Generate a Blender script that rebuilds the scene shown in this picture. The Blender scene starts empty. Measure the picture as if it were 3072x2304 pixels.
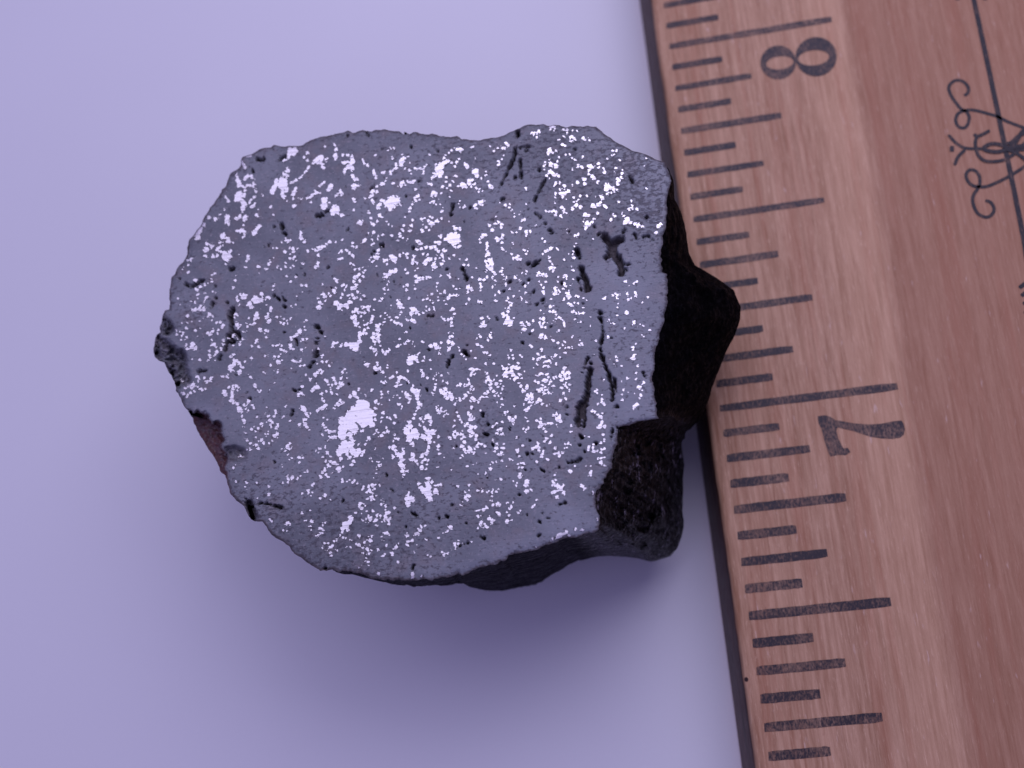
import bpy, bmesh, math, random
import numpy as np
from mathutils import Matrix, Vector

SC = bpy.context.scene
COL = SC.collection
# ------------------------------------------------------------------ camera (1 unit = 1 cm)
CAM_R = [[0.9816906999032702, 0.1292334768954186, 0.13993597883656866],
         [-0.08728889829867233, 0.9581772586230328, -0.27253805108911594],
         [-0.1693045125129018, 0.2553332126989571, 0.95191435147055]]
RULER_TOP = 0.55
FACE_Z = 1.60
CAM_P = (-0.20239398207148013, -4.306377027537297, 7.324465223920457 + RULER_TOP)
FPX = 3600.0                      # focal length in pixels of the 3072 px wide photograph
cam_data = bpy.data.cameras.new("camera")
cam = bpy.data.objects.new("camera", cam_data); COL.objects.link(cam)
m4 = Matrix([list(CAM_R[i]) + [CAM_P[i]] for i in range(3)] + [[0, 0, 0, 1]])
cam.matrix_world = m4
cam_data.sensor_width = 36.0
cam_data.lens = FPX / 3072.0 * 36.0
cam_data.clip_start = 0.05; cam_data.clip_end = 500.0
cam_data.dof.use_dof = True
cam_data.dof.focus_distance = 6.6
cam_data.dof.aperture_fstop = 0.40
SC.camera = cam
# ------------------------------------------------------------------ light
world = bpy.data.worlds.new("World"); SC.world = world
world.use_nodes = True
bg = world.node_tree.nodes["Background"]
bg.inputs[0].default_value = (0.43, 0.38, 0.85, 1)
bg.inputs[1].default_value = 0.47

def area(name, loc, target, size, size_y, power, color):
    ld = bpy.data.lights.new(name, 'AREA'); ld.shape = 'RECTANGLE'
    ld.size = size; ld.size_y = size_y; ld.energy = power; ld.color = color
    o = bpy.data.objects.new(name, ld); COL.objects.link(o)
    o.location = loc
    d = Vector(target) - Vector(loc)
    o.rotation_euler = d.to_track_quat('-Z', 'Y').to_euler()
    return o
area("window_light", (3.5, 4.2, 11.5), (0.8, -3.0, 0.5), 10, 8, 700, (0.76, 0.72, 1.0))
area("overhead_fill", (-4.0, 6.0, 22.0), (-1.0, -2.0, 0.5), 18, 16, 1290, (0.74, 0.70, 1.0))  # added fill lamp, unseen; brightens the metal and lifts the shadows
SC.view_settings.view_transform = 'Standard'
SC.view_settings.look = 'None'
SC.view_settings.exposure = 0.0
SC.view_settings.gamma = 1.0
SC.cycles.max_bounces = 8

# ------------------------------------------------------------------ traced data, in pixels of the photograph
GRAINS = {
 "A": (500, 360, 4.424, "2.2 107 47 112 46;1.8 99 56 102 59 103 63;1.5 93 72 94 77;2.5 94 80 97 84 95 88;2 103 79 107 75 111 75;1.6 113 75 116 79;1.8 100 87 103 90 107 88 111 87 115 88;1.6 115 83 116 88;2 104 94;4.5 96 99 95 104;1.8 92 107 96 106;2 100 103 104 99;2.6 101 109 103 113 101 118;2 78 103 82 108;1.5 78 119;1.2 102 123;1.6 56 130;2.6 65 132;1 69 128 71 126;3 81 129 80 135;2 82 137;1.8 92 132 97 129;2.6 105 129 103 133;.8 102 139;2 94 147 99 148;2.6 101 146 103 150;1.6 102 155;2.6 123 141 119 146 116 151;.9 127 138;2.5 47 136 49 139;3.6 45 145 42 151 41 157;1.8 36 154;2.4 76 152 74 155;3 80 157 82 161;1.5 88 163;2.4 72 163;2.4 54 165;2.2 118 95;2.2 116 102;1.4 112 106 111 110;1.8 117 111 113 117;1 121 119;2.2 120 127;4.5 165 40 167 44;2.5 162 43 162 49;1.5 160 52 156 55;2.4 170 36 171 42;1 211 35;3 188 44;1.5 183 50;2.2 187 55;3.5 199 53 205 51;2.4 195 57 203 57 206 53;1.2 210 54 214 51;1.8 207 60 209 64;2.8 161 67;2.4 155 73 160 75;6 154 82 155 88;4 150 86;3 146 82 143 91 141 96;2.6 160 90 159 95;3 154 95 155 102;1 160 108;1.6 165 84 172 81 178 76;1.2 178 76 184 69 190 62;2.4 171 92 168 99;1.6 168 104;3 170 114;1 176 105 180 105;1.5 192 109;1.2 203 88 209 83;1.4 197 94;1.4 187 105 194 100;1 197 98 204 97;4.6 210 107;5 209 114;2 216 110;3 216 92 219 88;5 222 122;2.2 178 151;2.8 179 157;1.6 183 162;1.8 158 160 164 160;1.8 158 158;1.2 153 163;1.5 217 162 212 165;1.8 138 115;1 142 127;1 143 149;.7 128 100;.7 59 154"),
 "B": (1000, 360, 4.424, "6 3 120;1 2 33;1.7 4 39;2.4 2 46 4 51;1.6 13 47;1.6 19 47;1.4 25 48;2 18 56 14 57;2.2 26 53 25 57;2.6 20 62 25 64;1.6 16 65 15 70;1.2 24 68;2 25 74 27 77;2 29 80 32 80;2.6 27 88 33 88;2.4 27 91;1.2 39 52 40 56;1 42 58;1.8 46 61;1.3 54 67 56 73;2.2 57 76;2.6 66 70;1.2 56 47;.9 72 40;.7 76 37;.8 81 38;1.6 92 46;1.6 79 51;2.6 90 54 94 51;1.2 98 48;2.8 92 56 90 60;1 101 57;1.5 83 58 84 63;1.8 83 64 77 69;1.2 76 72;1.4 71 77 70 81;1.5 95 65;2.2 101 67;1.6 103 72;1.2 107 64 111 65;1.4 115 65 120 64 124 60;1.6 120 68 119 72;1.3 58 89;2.6 65 86;1.9 79 85;2.2 91 83 90 87;1.2 87 88 96 87;1.2 98 81;1.9 102 83 107 82;1.5 109 92;1.3 128 46;1.6 126 85 130 86;1 150 47;1.5 147 50;1.4 154 44;1.6 157 40;1 161 37;3 166 39 169 39;1 169 43;.8 183 37 186 35;1 213 41;1.3 188 50;5 142 62 140 66;5 142 71;2.6 148 57 152 55;2.2 143 58;1.6 136 60;2 134 71;1.8 131 78 135 75;2 152 54;1.2 157 57;1.5 163 57 166 53;1 161 62;2.6 175 59 177 62;4 188 69;2.6 190 74;1 192 64;1.2 203 69;1.8 203 74;1.2 196 77;1.5 205 82;1.8 162 75;1.8 150 77;1.7 150 82;4 172 87;3.6 180 83;2 184 80;1 166 88;1.6 177 90;2 183 89;1.6 187 86;2 190 91;1.8 194 92;1.4 193 95;1 198 95;3 209 89;1.5 145 89;2 155 87;1.2 159 82;1.2 151 91;1.5 157 94;3.6 134 98;1.6 131 101;1.3 143 98;.8 155 102;1 153 105;.8 141 104;1 194 100;2.4 9 97 12 99;1.4 3 101 6 98;1.5 9 94;2.3 42 104;1.9 50 97 53 94;1.6 58 96;2 49 103 51 100;2.2 27 106 28 109;.9 27 120;2.2 52 107;1.6 53 110;7 78 108;5.5 74 111 80 112 84 107;3 76 117;3 79 103;2 63 107 68 108;2.6 61 113 60 116;1.6 64 111;1 87 109 89 113;2 112 101;1.4 108 104;1.3 110 107;1.2 114 106;1.3 106 109;1 105 112;2 102 117;1.6 101 121;1.3 129 110;2.2 133 109;1 136 112;1.7 142 112;1 144 118;1.5 144 121;2.8 194 110 198 109;2 198 112;1.4 188 114 190 112;1.2 190 117;1 165 112;1 168 116;1.3 173 117;1.1 176 114;1 171 122;1 168 108;2.2 12 127;2 47 124;1.8 50 130;2.4 61 127;2.6 65 130;2 58 134;2 51 138;1.2 54 140;1.4 71 135;1.6 73 139;1.5 78 141;4 36 136;2 33 136;2 39 134;1.6 95 129;1.6 105 132;2.2 118 132;1.4 122 130;1.7 128 128;1.7 132 130;2.4 138 134;1.8 126 134;3 131 138;1.2 144 132;1.6 154 135;1 163 136;1.8 94 140;1.6 92 146;1.8 88 151;1.8 104 140;1.5 102 146;2.4 118 147;1.6 123 143;1.6 127 146;1 119 139;1 102 153;1.3 111 152;3.2 163 145;2.6 168 145;1.6 160 142;2 163 150;7 157 157 161 159;3 149 158;2.4 142 155;3 140 163;2 136 162;1 131 154;3.6 165 155 166 160;2.4 112 161;2.2 116 164;1.3 89 155;1.6 86 160;1.6 92 157;1.2 99 160;1.7 77 153;1.6 47 150;1.8 49 153;1.4 54 150;1.6 60 154;1.6 65 153;1.2 59 158;2.4 42 159;1.6 38 162;2.2 52 161;1.2 54 164;1.4 3 163;.9 12 159;1.4 25 164;2.6 207 141;2.2 212 146;3 199 154;2.2 202 153;1.6 194 159;2.4 217 157;3 219 159;2.2 204 164;1.5 195 164;1 216 129;1.3 215 138;1.5 220 136;.8 208 35;1.3 219 37;1.6 219 55;1 218 61;1.5 220 60;1 221 110"),
 "C": (1500, 360, 4.424, "1.7 67 9;2.6 70 9;1.6 72 13;1.5 67 12;2 45 19;2.6 49 18;2 52 16;1.8 53 21;1.2 42 18;1.2 49 23;2 84 12;2.2 89 13;1.3 96 14;1.6 90 18;1.2 103 16;1.3 85 22;1.2 78 27;2 95 23;1.6 99 25;1.6 95 28;2 111 24;1 113 27;1.8 118 27;2 83 33;1.6 86 36;3.6 66 41;2.6 64 44;2 70 43;1.2 75 41;2.6 8 31;2 11 34;1.8 3 37;1.2 7 38;1 3 52;.6 5 48;1.1 87 46;1.2 93 46;1.4 79 49;1.3 99 53;1 96 51;1 110 50;1.2 150 41;1.6 155 41;1.2 148 47;1.3 152 47;.9 143 52;1.6 158 53;1.5 194 51;1.2 192 61;1.6 60 57;2 58 62;1.2 59 66;1 65 52;3.4 68 59;3.2 74 61;2 69 63;3.6 67 69;3.6 73 73;2 77 75;1.6 64 78;1 62 74;1.2 76 55;1.8 131 57;1.2 131 63;2 118 62;3 121 63;2.2 118 67;1.6 124 63;1.6 118 72;1.4 122 74 125 78;1.2 108 62;1.8 109 65;1.2 103 61;1.3 97 66;1.3 137 65;1.4 138 70;1.8 153 64;1.3 152 69;1.1 163 66;1.2 163 71;3.4 111 79;3 112 84;2.6 103 83;1.5 97 86;1.6 74 84;1.2 72 88;1.2 79 84;2.6 157 80;1.6 156 85;1.5 161 77;1.6 130 84;1 131 82;1.8 86 88;1.5 86 92;1.5 80 93;2 91 95;1 93 97;1.6 74 98;2 79 98 87 98;1.1 73 103;1 84 102;3 142 88;2.6 141 93;2 146 91;2.2 151 92;1.6 155 93;2.2 143 98;1.4 152 96;1.4 147 97;1.7 34 91;1.6 120 95;1.6 195 91;2.6 135 103;2 137 104;1.2 127 103;1.3 107 101;1 116 101;1 98 103;1.1 88 106;1.6 103 107;1.2 97 110;3 101 114;2.4 106 115;2.2 97 118;1.6 73 110;3.6 124 115;3 131 112;2.2 134 109;1.2 138 113 142 116;1.7 157 109;1.6 174 108;2.6 176 117;1.6 171 119;1.5 182 118;1.2 176 114;.9 35 112;1 55 112;1.2 13 111;1.8 7 114;1.6 12 117;2.4 82 117;2.4 85 121;1.6 88 123;1.2 60 122 66 122 72 121;1.8 74 123;1.6 73 127;1.4 81 128;1.3 17 121;.9 19 124;.8 28 122;1 26 125;1 20 129;2 32 133;1.1 29 133;1.8 129 124;2.4 113 127;1.8 113 131;1.8 117 127;3.4 115 137;2.6 119 139;2 122 136;2.6 114 143;1.6 111 135;1.3 125 132;1.5 150 126;1.1 153 128;2 147 133;1.8 162 124;1.6 165 128;4.4 169 133;3.6 167 136;3 173 136;2.2 179 138;2.6 184 140;2 189 142;3.4 210 142;2 214 138;2.6 208 150;2 2 138;2 2 143;2.4 27 144;1.4 16 149;1 22 149;2 35 149;1.6 40 148;1.4 35 153;2 99 153;2 104 152;1 102 156;1.1 89 145;1 89 150;1 48 140;2 4 153;2 2 157;1.4 57 158;1.1 59 161;1.2 124 158;1.4 17 164;2 3 163;1 101 164"),
 "D": (450, 735, 4.424, "3.2 76 5;3.6 82 2;2 73 8;2.4 90 5 93 3;1.5 97 1;2 90 7;2.4 94 9;5 101 15;3.6 105 15;3 98 11;2.4 106 9;3 102 20;1.4 101 25;3 84 15;2 90 14;1.8 74 15;1.4 50 21 56 18;2 51 36;1 43 32;1 45 30;.8 51 27;1.3 119 14;1.6 130 15;2 130 18;1.2 128 21;1.7 127 30;2.2 144 28;1 143 26;1.4 152 32 155 33;1.1 86 38;1 83 40;1 115 41;1.3 114 48;1 82 45;1 82 49;1 77 51;.9 73 52 72 55;2.2 62 47;1.8 60 47;1.6 67 55;1.8 63 60;1.3 61 59;.9 88 63;1 83 63;1.6 73 64;1.4 64 66;.8 64 72;1.4 76 69 73 74 70 79;1.8 57 86 67 86;2.6 66 84;2.6 72 85;1.6 68 81;.9 61 84;1.4 55 75;1 52 79;1.2 60 77;1 43 82;1 40 79;.8 37 71;.8 36 63;2 50 94;2 79 92;1.8 84 95;1.4 78 95;1.2 83 99;.9 71 98;1.2 66 103;1.5 50 103;1.2 42 103;1 55 102;1.2 89 103;1.6 94 103;2 97 107;1.6 96 110;1.6 91 113;2.2 84 114;2.2 80 119;1.4 77 117;1 90 117;1.4 61 113;1.4 67 111;1.4 48 111;1 44 117;1.4 43 119;1.8 49 122;1.4 47 126;2.4 48 134;2.2 50 138;2.6 57 132;3 56 136;2 60 137;1 41 127;1.1 64 121;1.4 83 126;1.3 81 130;2.4 85 132;1.8 87 135;1.2 86 128;1.4 81 133;2.2 98 127;2.2 98 133;2.2 95 137;1.8 79 141;1.8 79 146;1.6 80 149;1 78 153;1.6 89 141 87 146;1 87 153;1.4 66 152;1.2 56 152;1 41 115;1 35 113;1.4 36 119;2.4 105 125;2.6 110 121;2 113 119;2 116 124;1.3 111 134;1.2 119 133;1.2 120 129;.9 118 132;.9 124 125;.8 124 115;1.4 117 130;1.3 111 145;2.8 115 93;1.4 113 97;2.4 116 105;1.6 121 106;1.4 117 110;1 106 61;1.5 110 57 109 60;1.8 120 66;3.8 124 69;2 127 67;1.6 116 69 116 75;1.5 119 80;4.4 141 73;3.6 148 73;2 137 73;1.6 150 64;1.6 148 65;1.4 154 73;1.8 156 70;1.2 158 71;1 155 80;2.8 132 78;2.6 135 83;1 130 79;1.5 145 85;1.4 161 84 160 87;1 157 91;2.6 155 96;3 158 101;3.4 142 93;3 140 97;2 144 97;2 139 101;1.5 131 98;2 140 104 135 106;2 130 108;1.4 129 105;1.6 169 97;1.2 174 95;2 178 98;1.4 183 99;1.2 186 98;1.4 174 103;1.5 178 105;1.2 183 104;3 147 113;1.4 145 111;2.4 154 113;1.6 157 115;1.6 154 123;1.6 152 118;1.8 142 127;1 141 130;1.5 144 135;1 146 137;1.1 136 134;1 134 149;1.3 135 151;1.6 126 154;1 127 115;1.7 168 4;2 165 4;1.5 186 4;1.6 178 8;1.3 180 10;2.2 190 5;1.4 195 6;2.4 191 9;2 186 13;2.2 186 18;2 193 15;1.4 190 19;1 194 21;1.5 203 25;1 171 15;1.3 164 17;1.8 160 22;1.2 158 26;1.3 169 29;1.2 172 27;1.3 181 24;1.5 180 29;1 175 32;1 187 30;1.3 190 28;1.7 182 42;1.4 194 42;1.1 187 49;1.6 165 54;.8 163 60;1.4 202 54;2 208 55;1.1 202 63;.8 199 64;1 195 68;.9 144 37;1.4 188 82;1 193 80;.7 197 85;1 205 102;1.4 207 100;1.2 205 108;1.2 205 113;3 199 115;1.6 195 119;1.5 192 121;2 187 124;1.2 185 125;2.4 203 125;1.6 208 124;1.4 200 128;1.6 168 134;1.8 171 133;1.5 175 134;1.3 164 134;1.4 174 139;1.3 174 145;2 165 148;2.2 171 148;1.4 165 152;3 171 155;2 175 154;1.6 153 147;1.7 156 148;1.4 186 133;2 187 137;1.3 191 139;1.6 181 142;1.2 178 141;1.8 201 139;1 207 136;1 216 138;2.4 191 154;2 195 156;1.8 200 154;1.3 200 160;1.3 205 160;1.4 188 163;1 160 160;2 107 149;1.4 112 145;3.4 114 154;2.8 118 157;2.8 108 162;2.6 121 161;2 124 162;2.4 112 159;1 210 8;1 216 6;1.4 220 6;1 220 30"),
 "E": (950, 735, 4.424, "2.4 3 5 8 3;2.4 12 2;1.6 1 8;1.2 2 14;1.3 2 24;1.2 2 28;1.6 33 9;1 30 11;1.2 40 7;1.4 29 19 34 18;1.6 44 12;2.4 48 14;1.7 48 2;1 53 3;1.4 74 1;1.8 82 6 81 11;3.4 80 16;1 86 3;1.2 71 20;1.2 74 23 76 21;1 72 17;2.2 89 21;1.8 93 21;1.8 94 25;1.3 89 16;5 102 18;3 100 15;2 104 23;2 111 14;1 115 11;2 120 13;1.5 120 17;1 80 28;1.2 46 25;1.7 49 27;1.2 51 33;1.2 57 32;1.3 62 30;1.5 64 34;1.2 62 37;3 51 44;2.4 54 43;2.4 49 48;1.8 57 47;1.6 62 42;1.4 59 49;2.4 53 53;2.6 47 57;3 52 57;2.4 55 62;1.6 58 64;1.6 57 40;1.2 24 45;1.5 27 48;1.8 8 53;3 23 61;2.2 26 57;2 16 64;1.2 19 68;1.8 8 65;2.4 11 69;1.6 12 74;2.4 5 77;2.6 3 83;1.5 1 70;2 34 55;1.8 37 53;1.8 40 55;1 37 60;1.6 34 66;1.8 33 70;2.8 48 67;2.4 50 71;1.4 42 68;1.6 44 71;1.3 54 70;1.4 59 72;1.5 62 68;3.2 27 78;3.6 32 81;3 39 80;2.2 41 83;2.4 44 76;2 46 76;2.6 30 84;3 52 86;2.6 50 89;1.6 55 90;2.4 63 83;3 68 83;1.8 69 88;2.2 64 90;1.8 65 93;1.3 60 90;1 59 82;1 34 87;1.6 77 72;1.3 84 75;1.4 87 72;.9 76 86;3.4 48 96;2.6 52 95;2.8 51 102;2.2 52 106;1.4 56 104;1.1 57 109;1.8 75 95 73 102;1 72 105;1 59 95;1 61 99;1.6 63 107;1.7 68 105;1.5 68 110;1.8 64 113;3 58 118;2.6 62 117;1.8 66 118;1.5 57 122;1.8 57 126;1.5 59 129;2.4 80 108 82 108;3 81 113;3 81 119;2 76 118;2.4 75 123;2.6 81 124;1.8 83 129;2.6 77 130;1.6 84 105;1 88 105;1.4 90 103;1.2 91 91;1.6 94 93;1.3 97 88;1.3 100 86;1 91 98;1.4 94 96;1.2 97 96;1 85 95;2.4 23 131;2.2 27 130;2.6 33 133;3.4 40 133;4.4 46 133;5 52 134;3 55 131;4 52 138;1.6 22 134;1.2 59 142;1.2 84 134;1.6 75 137;1.6 73 136;2.8 77 141;1.4 80 144;1.4 87 139;1.6 88 142;2 94 141;1.8 97 139;1.2 91 145;1 79 146;1.8 64 155;2.4 65 159;1.4 67 162;1.8 68 159;1 51 151;.7 33 149;1.6 2 138;1.8 8 147;1.4 14 155;1.4 21 157;1.8 17 161;1.4 20 160;1 8 155;1.3 1 156;1 4 164;1 11 122;1.2 80 156;1.8 80 160;3 79 164;2.4 84 164;1.4 94 160;1.4 95 163;.8 98 152;2.6 95 41 90 43;1.8 91 39;2.4 98 37 104 35;1.8 96 41;1.4 96 49;1.2 94 52;1.1 117 33;.9 121 38;1 131 34;1 135 31;1.4 89 58;1.2 91 64;1.2 95 60;1.6 120 54;1 116 55;1.6 120 60;1.2 123 71;2.6 109 78;3 111 81;1.6 109 74;1 115 84;1.2 99 80;1.6 134 5;2 139 5;2.4 145 4;2.4 152 4;1.4 132 6;2 157 2;2 159 6;2.4 162 9;2.4 167 13;2.2 170 8;1.6 160 14;1.6 168 16;.8 164 18;1.8 168 21;1.8 166 26;1.6 130 16;1.6 128 21;2 128 25;1.8 133 24;1 141 12;3 148 20;2.8 151 20;1.8 144 22;2.4 144 25;1.8 142 24;1.4 147 13;1.2 158 19;2.4 157 24;2 154 29;2 158 29;1.8 153 34;1.2 152 31;1.6 176 18;1.2 182 14;2.4 184 2;2.4 189 2;1 190 19;2 199 20;1 202 23;1.3 195 27;1.3 200 28;1 197 31;1 211 31;2.6 132 42;2.8 136 45;1.8 141 44;1.2 146 43 150 43;2.2 132 49;1.2 130 54;.9 131 58;1.5 164 41;1.8 175 40;1.8 177 43;1.2 188 45;1.2 207 43;1.2 215 46;1 219 46;.8 160 51 159 58 161 62;1.4 182 55;1.5 186 58;1.3 190 59;3.6 202 57;3 205 58;1.8 201 63;1.8 217 52;2.2 218 56;1 218 60;2 165 64;2 169 63;1.2 170 61;1.3 153 66;1.3 148 67;1.6 148 69;1.4 142 73;1.2 147 72;1.6 154 77;1 150 74;1 161 69;.9 162 74;1.8 177 67;1.5 181 67;1.8 186 66;2.4 175 71;1.6 170 74;1.6 172 79;1.3 203 72;1.4 198 78;2.4 215 76;1.8 219 76;3.6 128 86;3.4 126 91;2.6 133 90;2.6 136 92;1.8 141 90;1.8 145 87;1.2 149 86;1.2 146 83;1.1 156 84;1 157 87;2.2 180 86;1.2 107 96;2 111 93;1.4 108 97;1 112 90;1.2 118 94;1.4 99 100;1.4 104 103;1.4 107 104;1.9 120 100;1.8 127 100;2.2 130 102;2 112 105;.8 113 108;1.2 165 95 170 99;1.6 175 99;2.2 179 98;2 183 92;1.8 182 96;2 179 104;2 179 107;1.4 176 117;2.2 177 123;2.2 180 122;3 176 129;3 180 130;1.8 177 137;1.4 175 140;1 182 118;1.4 119 116;1.4 110 124;2 108 134;1.6 112 133;1.6 118 131;2 122 128;1.3 127 127;1.6 127 132;1.4 130 135;.9 102 128;1.2 140 129;1.4 142 130;3.4 159 136;2.8 158 133;1.8 164 137;1.8 152 134;1.6 166 130;1 163 144;1.2 123 145;1.8 135 145;4.6 125 152;4 130 150;3.6 124 157;1.5 134 155;1.4 143 150;1.8 141 154;1.8 151 153;1 151 165;1.3 189 136;1.6 190 140;1.3 193 145;1.2 196 147;1 205 141;1.5 198 152;1 211 150;2 219 98;2.4 219 107;1.6 212 124;2 217 121;1.6 214 133;1.8 219 135;1.2 208 165;1.8 203 165 215 165"),
 "F": (1450, 735, 4.424, "2.4 6 2;1.8 5 7;1.8 7 11;2.2 6 13;1.6 4 15;3 9 20;1.8 4 22;3.4 11 25;3 6 28;3 10 32;2.4 3 34;1.8 14 36;2.4 15 39;2 12 42;1.6 5 43;1.2 1 46;1 24 4 27 6;1 30 10;1.1 38 4;1.1 38 13;3 45 18;2 49 19;1.4 40 18;1.1 55 7;1.5 60 7;.9 57 12;1.7 58 35;1.2 57 39;1 52 38;1.5 82 9;1 79 12;.8 85 8 89 5 93 3;.8 97 4 100 7;1.2 121 2;1.2 120 9;1.8 119 13;1.8 121 17;1 114 12;1.4 107 19;1.6 88 17;1.8 89 21;1.2 92 25;2.4 91 31;2.4 94 31;1.8 88 33;1.2 92 35;2 119 31;1.4 117 29;1.2 120 34;1.2 25 30;1.6 24 35;1.4 25 39;1.5 28 42;1.6 31 43;1.2 28 46;1.2 16 48;1.2 16 52;1.3 13 56;1.3 15 60;1.8 20 62;1.2 22 64;1.4 16 67;1.8 17 74;1.2 30 51;1 30 55;1 35 59;1.3 48 60;1.4 55 54;1.4 42 42;1.2 43 45;.8 45 40;.9 49 47;.8 60 51;2.4 74 38;2.6 79 39;2.2 83 41;1.4 72 40;1.6 75 49;1.6 77 53;1.8 80 57;1.2 83 49;1.6 79 62;1.5 81 65;1.1 99 43;1.2 99 49;1.6 110 41;1.4 110 45;1.1 107 43;2.2 108 52;2 109 55;1.2 106 58;1 118 52;.9 119 46;1 115 54;2.6 95 58;2.4 97 61;1.8 100 60;2 94 65;1.6 98 66;1.4 102 63;1.2 92 62;1.3 113 60;2.6 112 65;2.4 115 68;1.8 111 67;1.5 113 71;1.1 107 72;1.3 122 69;1.6 126 69;1.4 133 70;1 137 72;1 90 72;.8 99 74;2.6 117 79;1.8 113 77;1.5 121 77;.9 126 78;1.5 51 71;1.6 51 74;1.1 56 62;.8 55 66;1 57 76;1.2 40 68;1.4 33 71;1.2 31 74;1.4 34 77;1.2 38 77;2 37 81;1.8 34 84;1.4 29 83;2.2 32 88;1.8 31 93;1.6 26 92;1.6 27 95;2.4 33 97;3.6 32 102;3.6 36 102;1.8 40 97;2.8 35 107;1.6 28 104;1.3 3 92;1.4 6 94;1.3 7 98;2 1 103;2.4 2 107;2.2 9 119;1.6 10 123;1.4 6 126;1.2 10 116;2 50 104;2.4 54 107;1.6 50 107;2.4 61 105;2.2 66 102;1.4 58 102;2.8 54 112;1.4 52 117;2 66 113;1.6 69 115;1.8 76 98;2.2 80 98;2 75 103;2 79 105;1.6 83 103;1.8 78 108;2 82 110;1.2 75 107;2 89 83;1.4 93 81;1.6 88 88;1.8 93 88;1.8 96 89;1.2 97 93;1 82 92;.9 76 87;1.4 96 98;1.4 93 101;1.4 100 96;1.2 91 103;1 103 98;1.2 105 100;.9 107 103 108 108;1.3 100 114;1 98 116;.8 108 118;2 119 89;1.8 123 91;1.5 127 91;1.6 132 90;.9 135 90;.9 132 83;1 122 99;1.2 125 103;1.2 129 102;1 142 96;.9 144 99;1.1 142 108;1 118 121;1.1 128 126;1.1 149 127;3.4 77 121;2.6 82 123;1.2 92 127;1 95 127;.8 90 121;1.3 99 130;1.3 108 130;1 106 127;1.6 105 133;1.6 109 136;1.4 104 138;1.4 113 136;1.2 102 137;1.5 118 136;1.2 121 134;1.5 127 133;1.6 131 131;1.4 109 143;1.8 64 135;1.1 61 134;1.4 77 138;.9 78 141;1.2 37 139;1.2 33 146;1.4 34 149;1.2 39 147;1.4 40 150;1.3 49 146;.8 51 149;1.8 2 143;1.6 5 143;1.8 9 147;1.6 7 150;1.1 14 157;1.4 3 157;1.4 34 159;2 40 160;2.4 43 162;1.8 46 157;1.6 25 161;2.4 26 164;2 31 164;2 37 164;2 46 164;2 73 145;2.4 76 150;1.8 80 149;1.6 73 153;1.2 67 151;2 80 156;2.4 84 155;2 88 154;1.6 91 150;2 96 147;1.2 93 149;1.2 102 149;2.4 82 161;2 87 162;1.6 91 157;1.2 97 158;1.1 66 162;2.2 108 164;1.2 71 158;1.4 189 49;1.4 194 54;2 200 51;1.6 203 49;1.4 175 64;1.6 172 67;1.8 178 66;1.4 182 65;1.2 177 70;1.6 159 72;1.6 162 71;1.2 157 74;1.8 191 64;1.4 192 68;1.2 197 70;1.4 202 68;1.3 202 64;1.4 193 73;1.2 210 77 213 75;1 218 70;.9 178 77;1 178 83;2.6 190 90;1.1 177 94;2 167 101;1.5 170 104;1 173 105;2 200 103;1.2 192 105;1.2 208 106;1.2 212 107;1.4 188 111;1.4 220 113;1.4 210 119;1.1 213 122;1.4 166 122;1 202 132;1.2 199 136;.9 199 140;1.8 200 147;2.4 199 151;1.2 176 149;1.2 178 154;1 168 152;1.4 184 161;2 205 161;1 214 162;.9 175 160;.8 147 145"),
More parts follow.
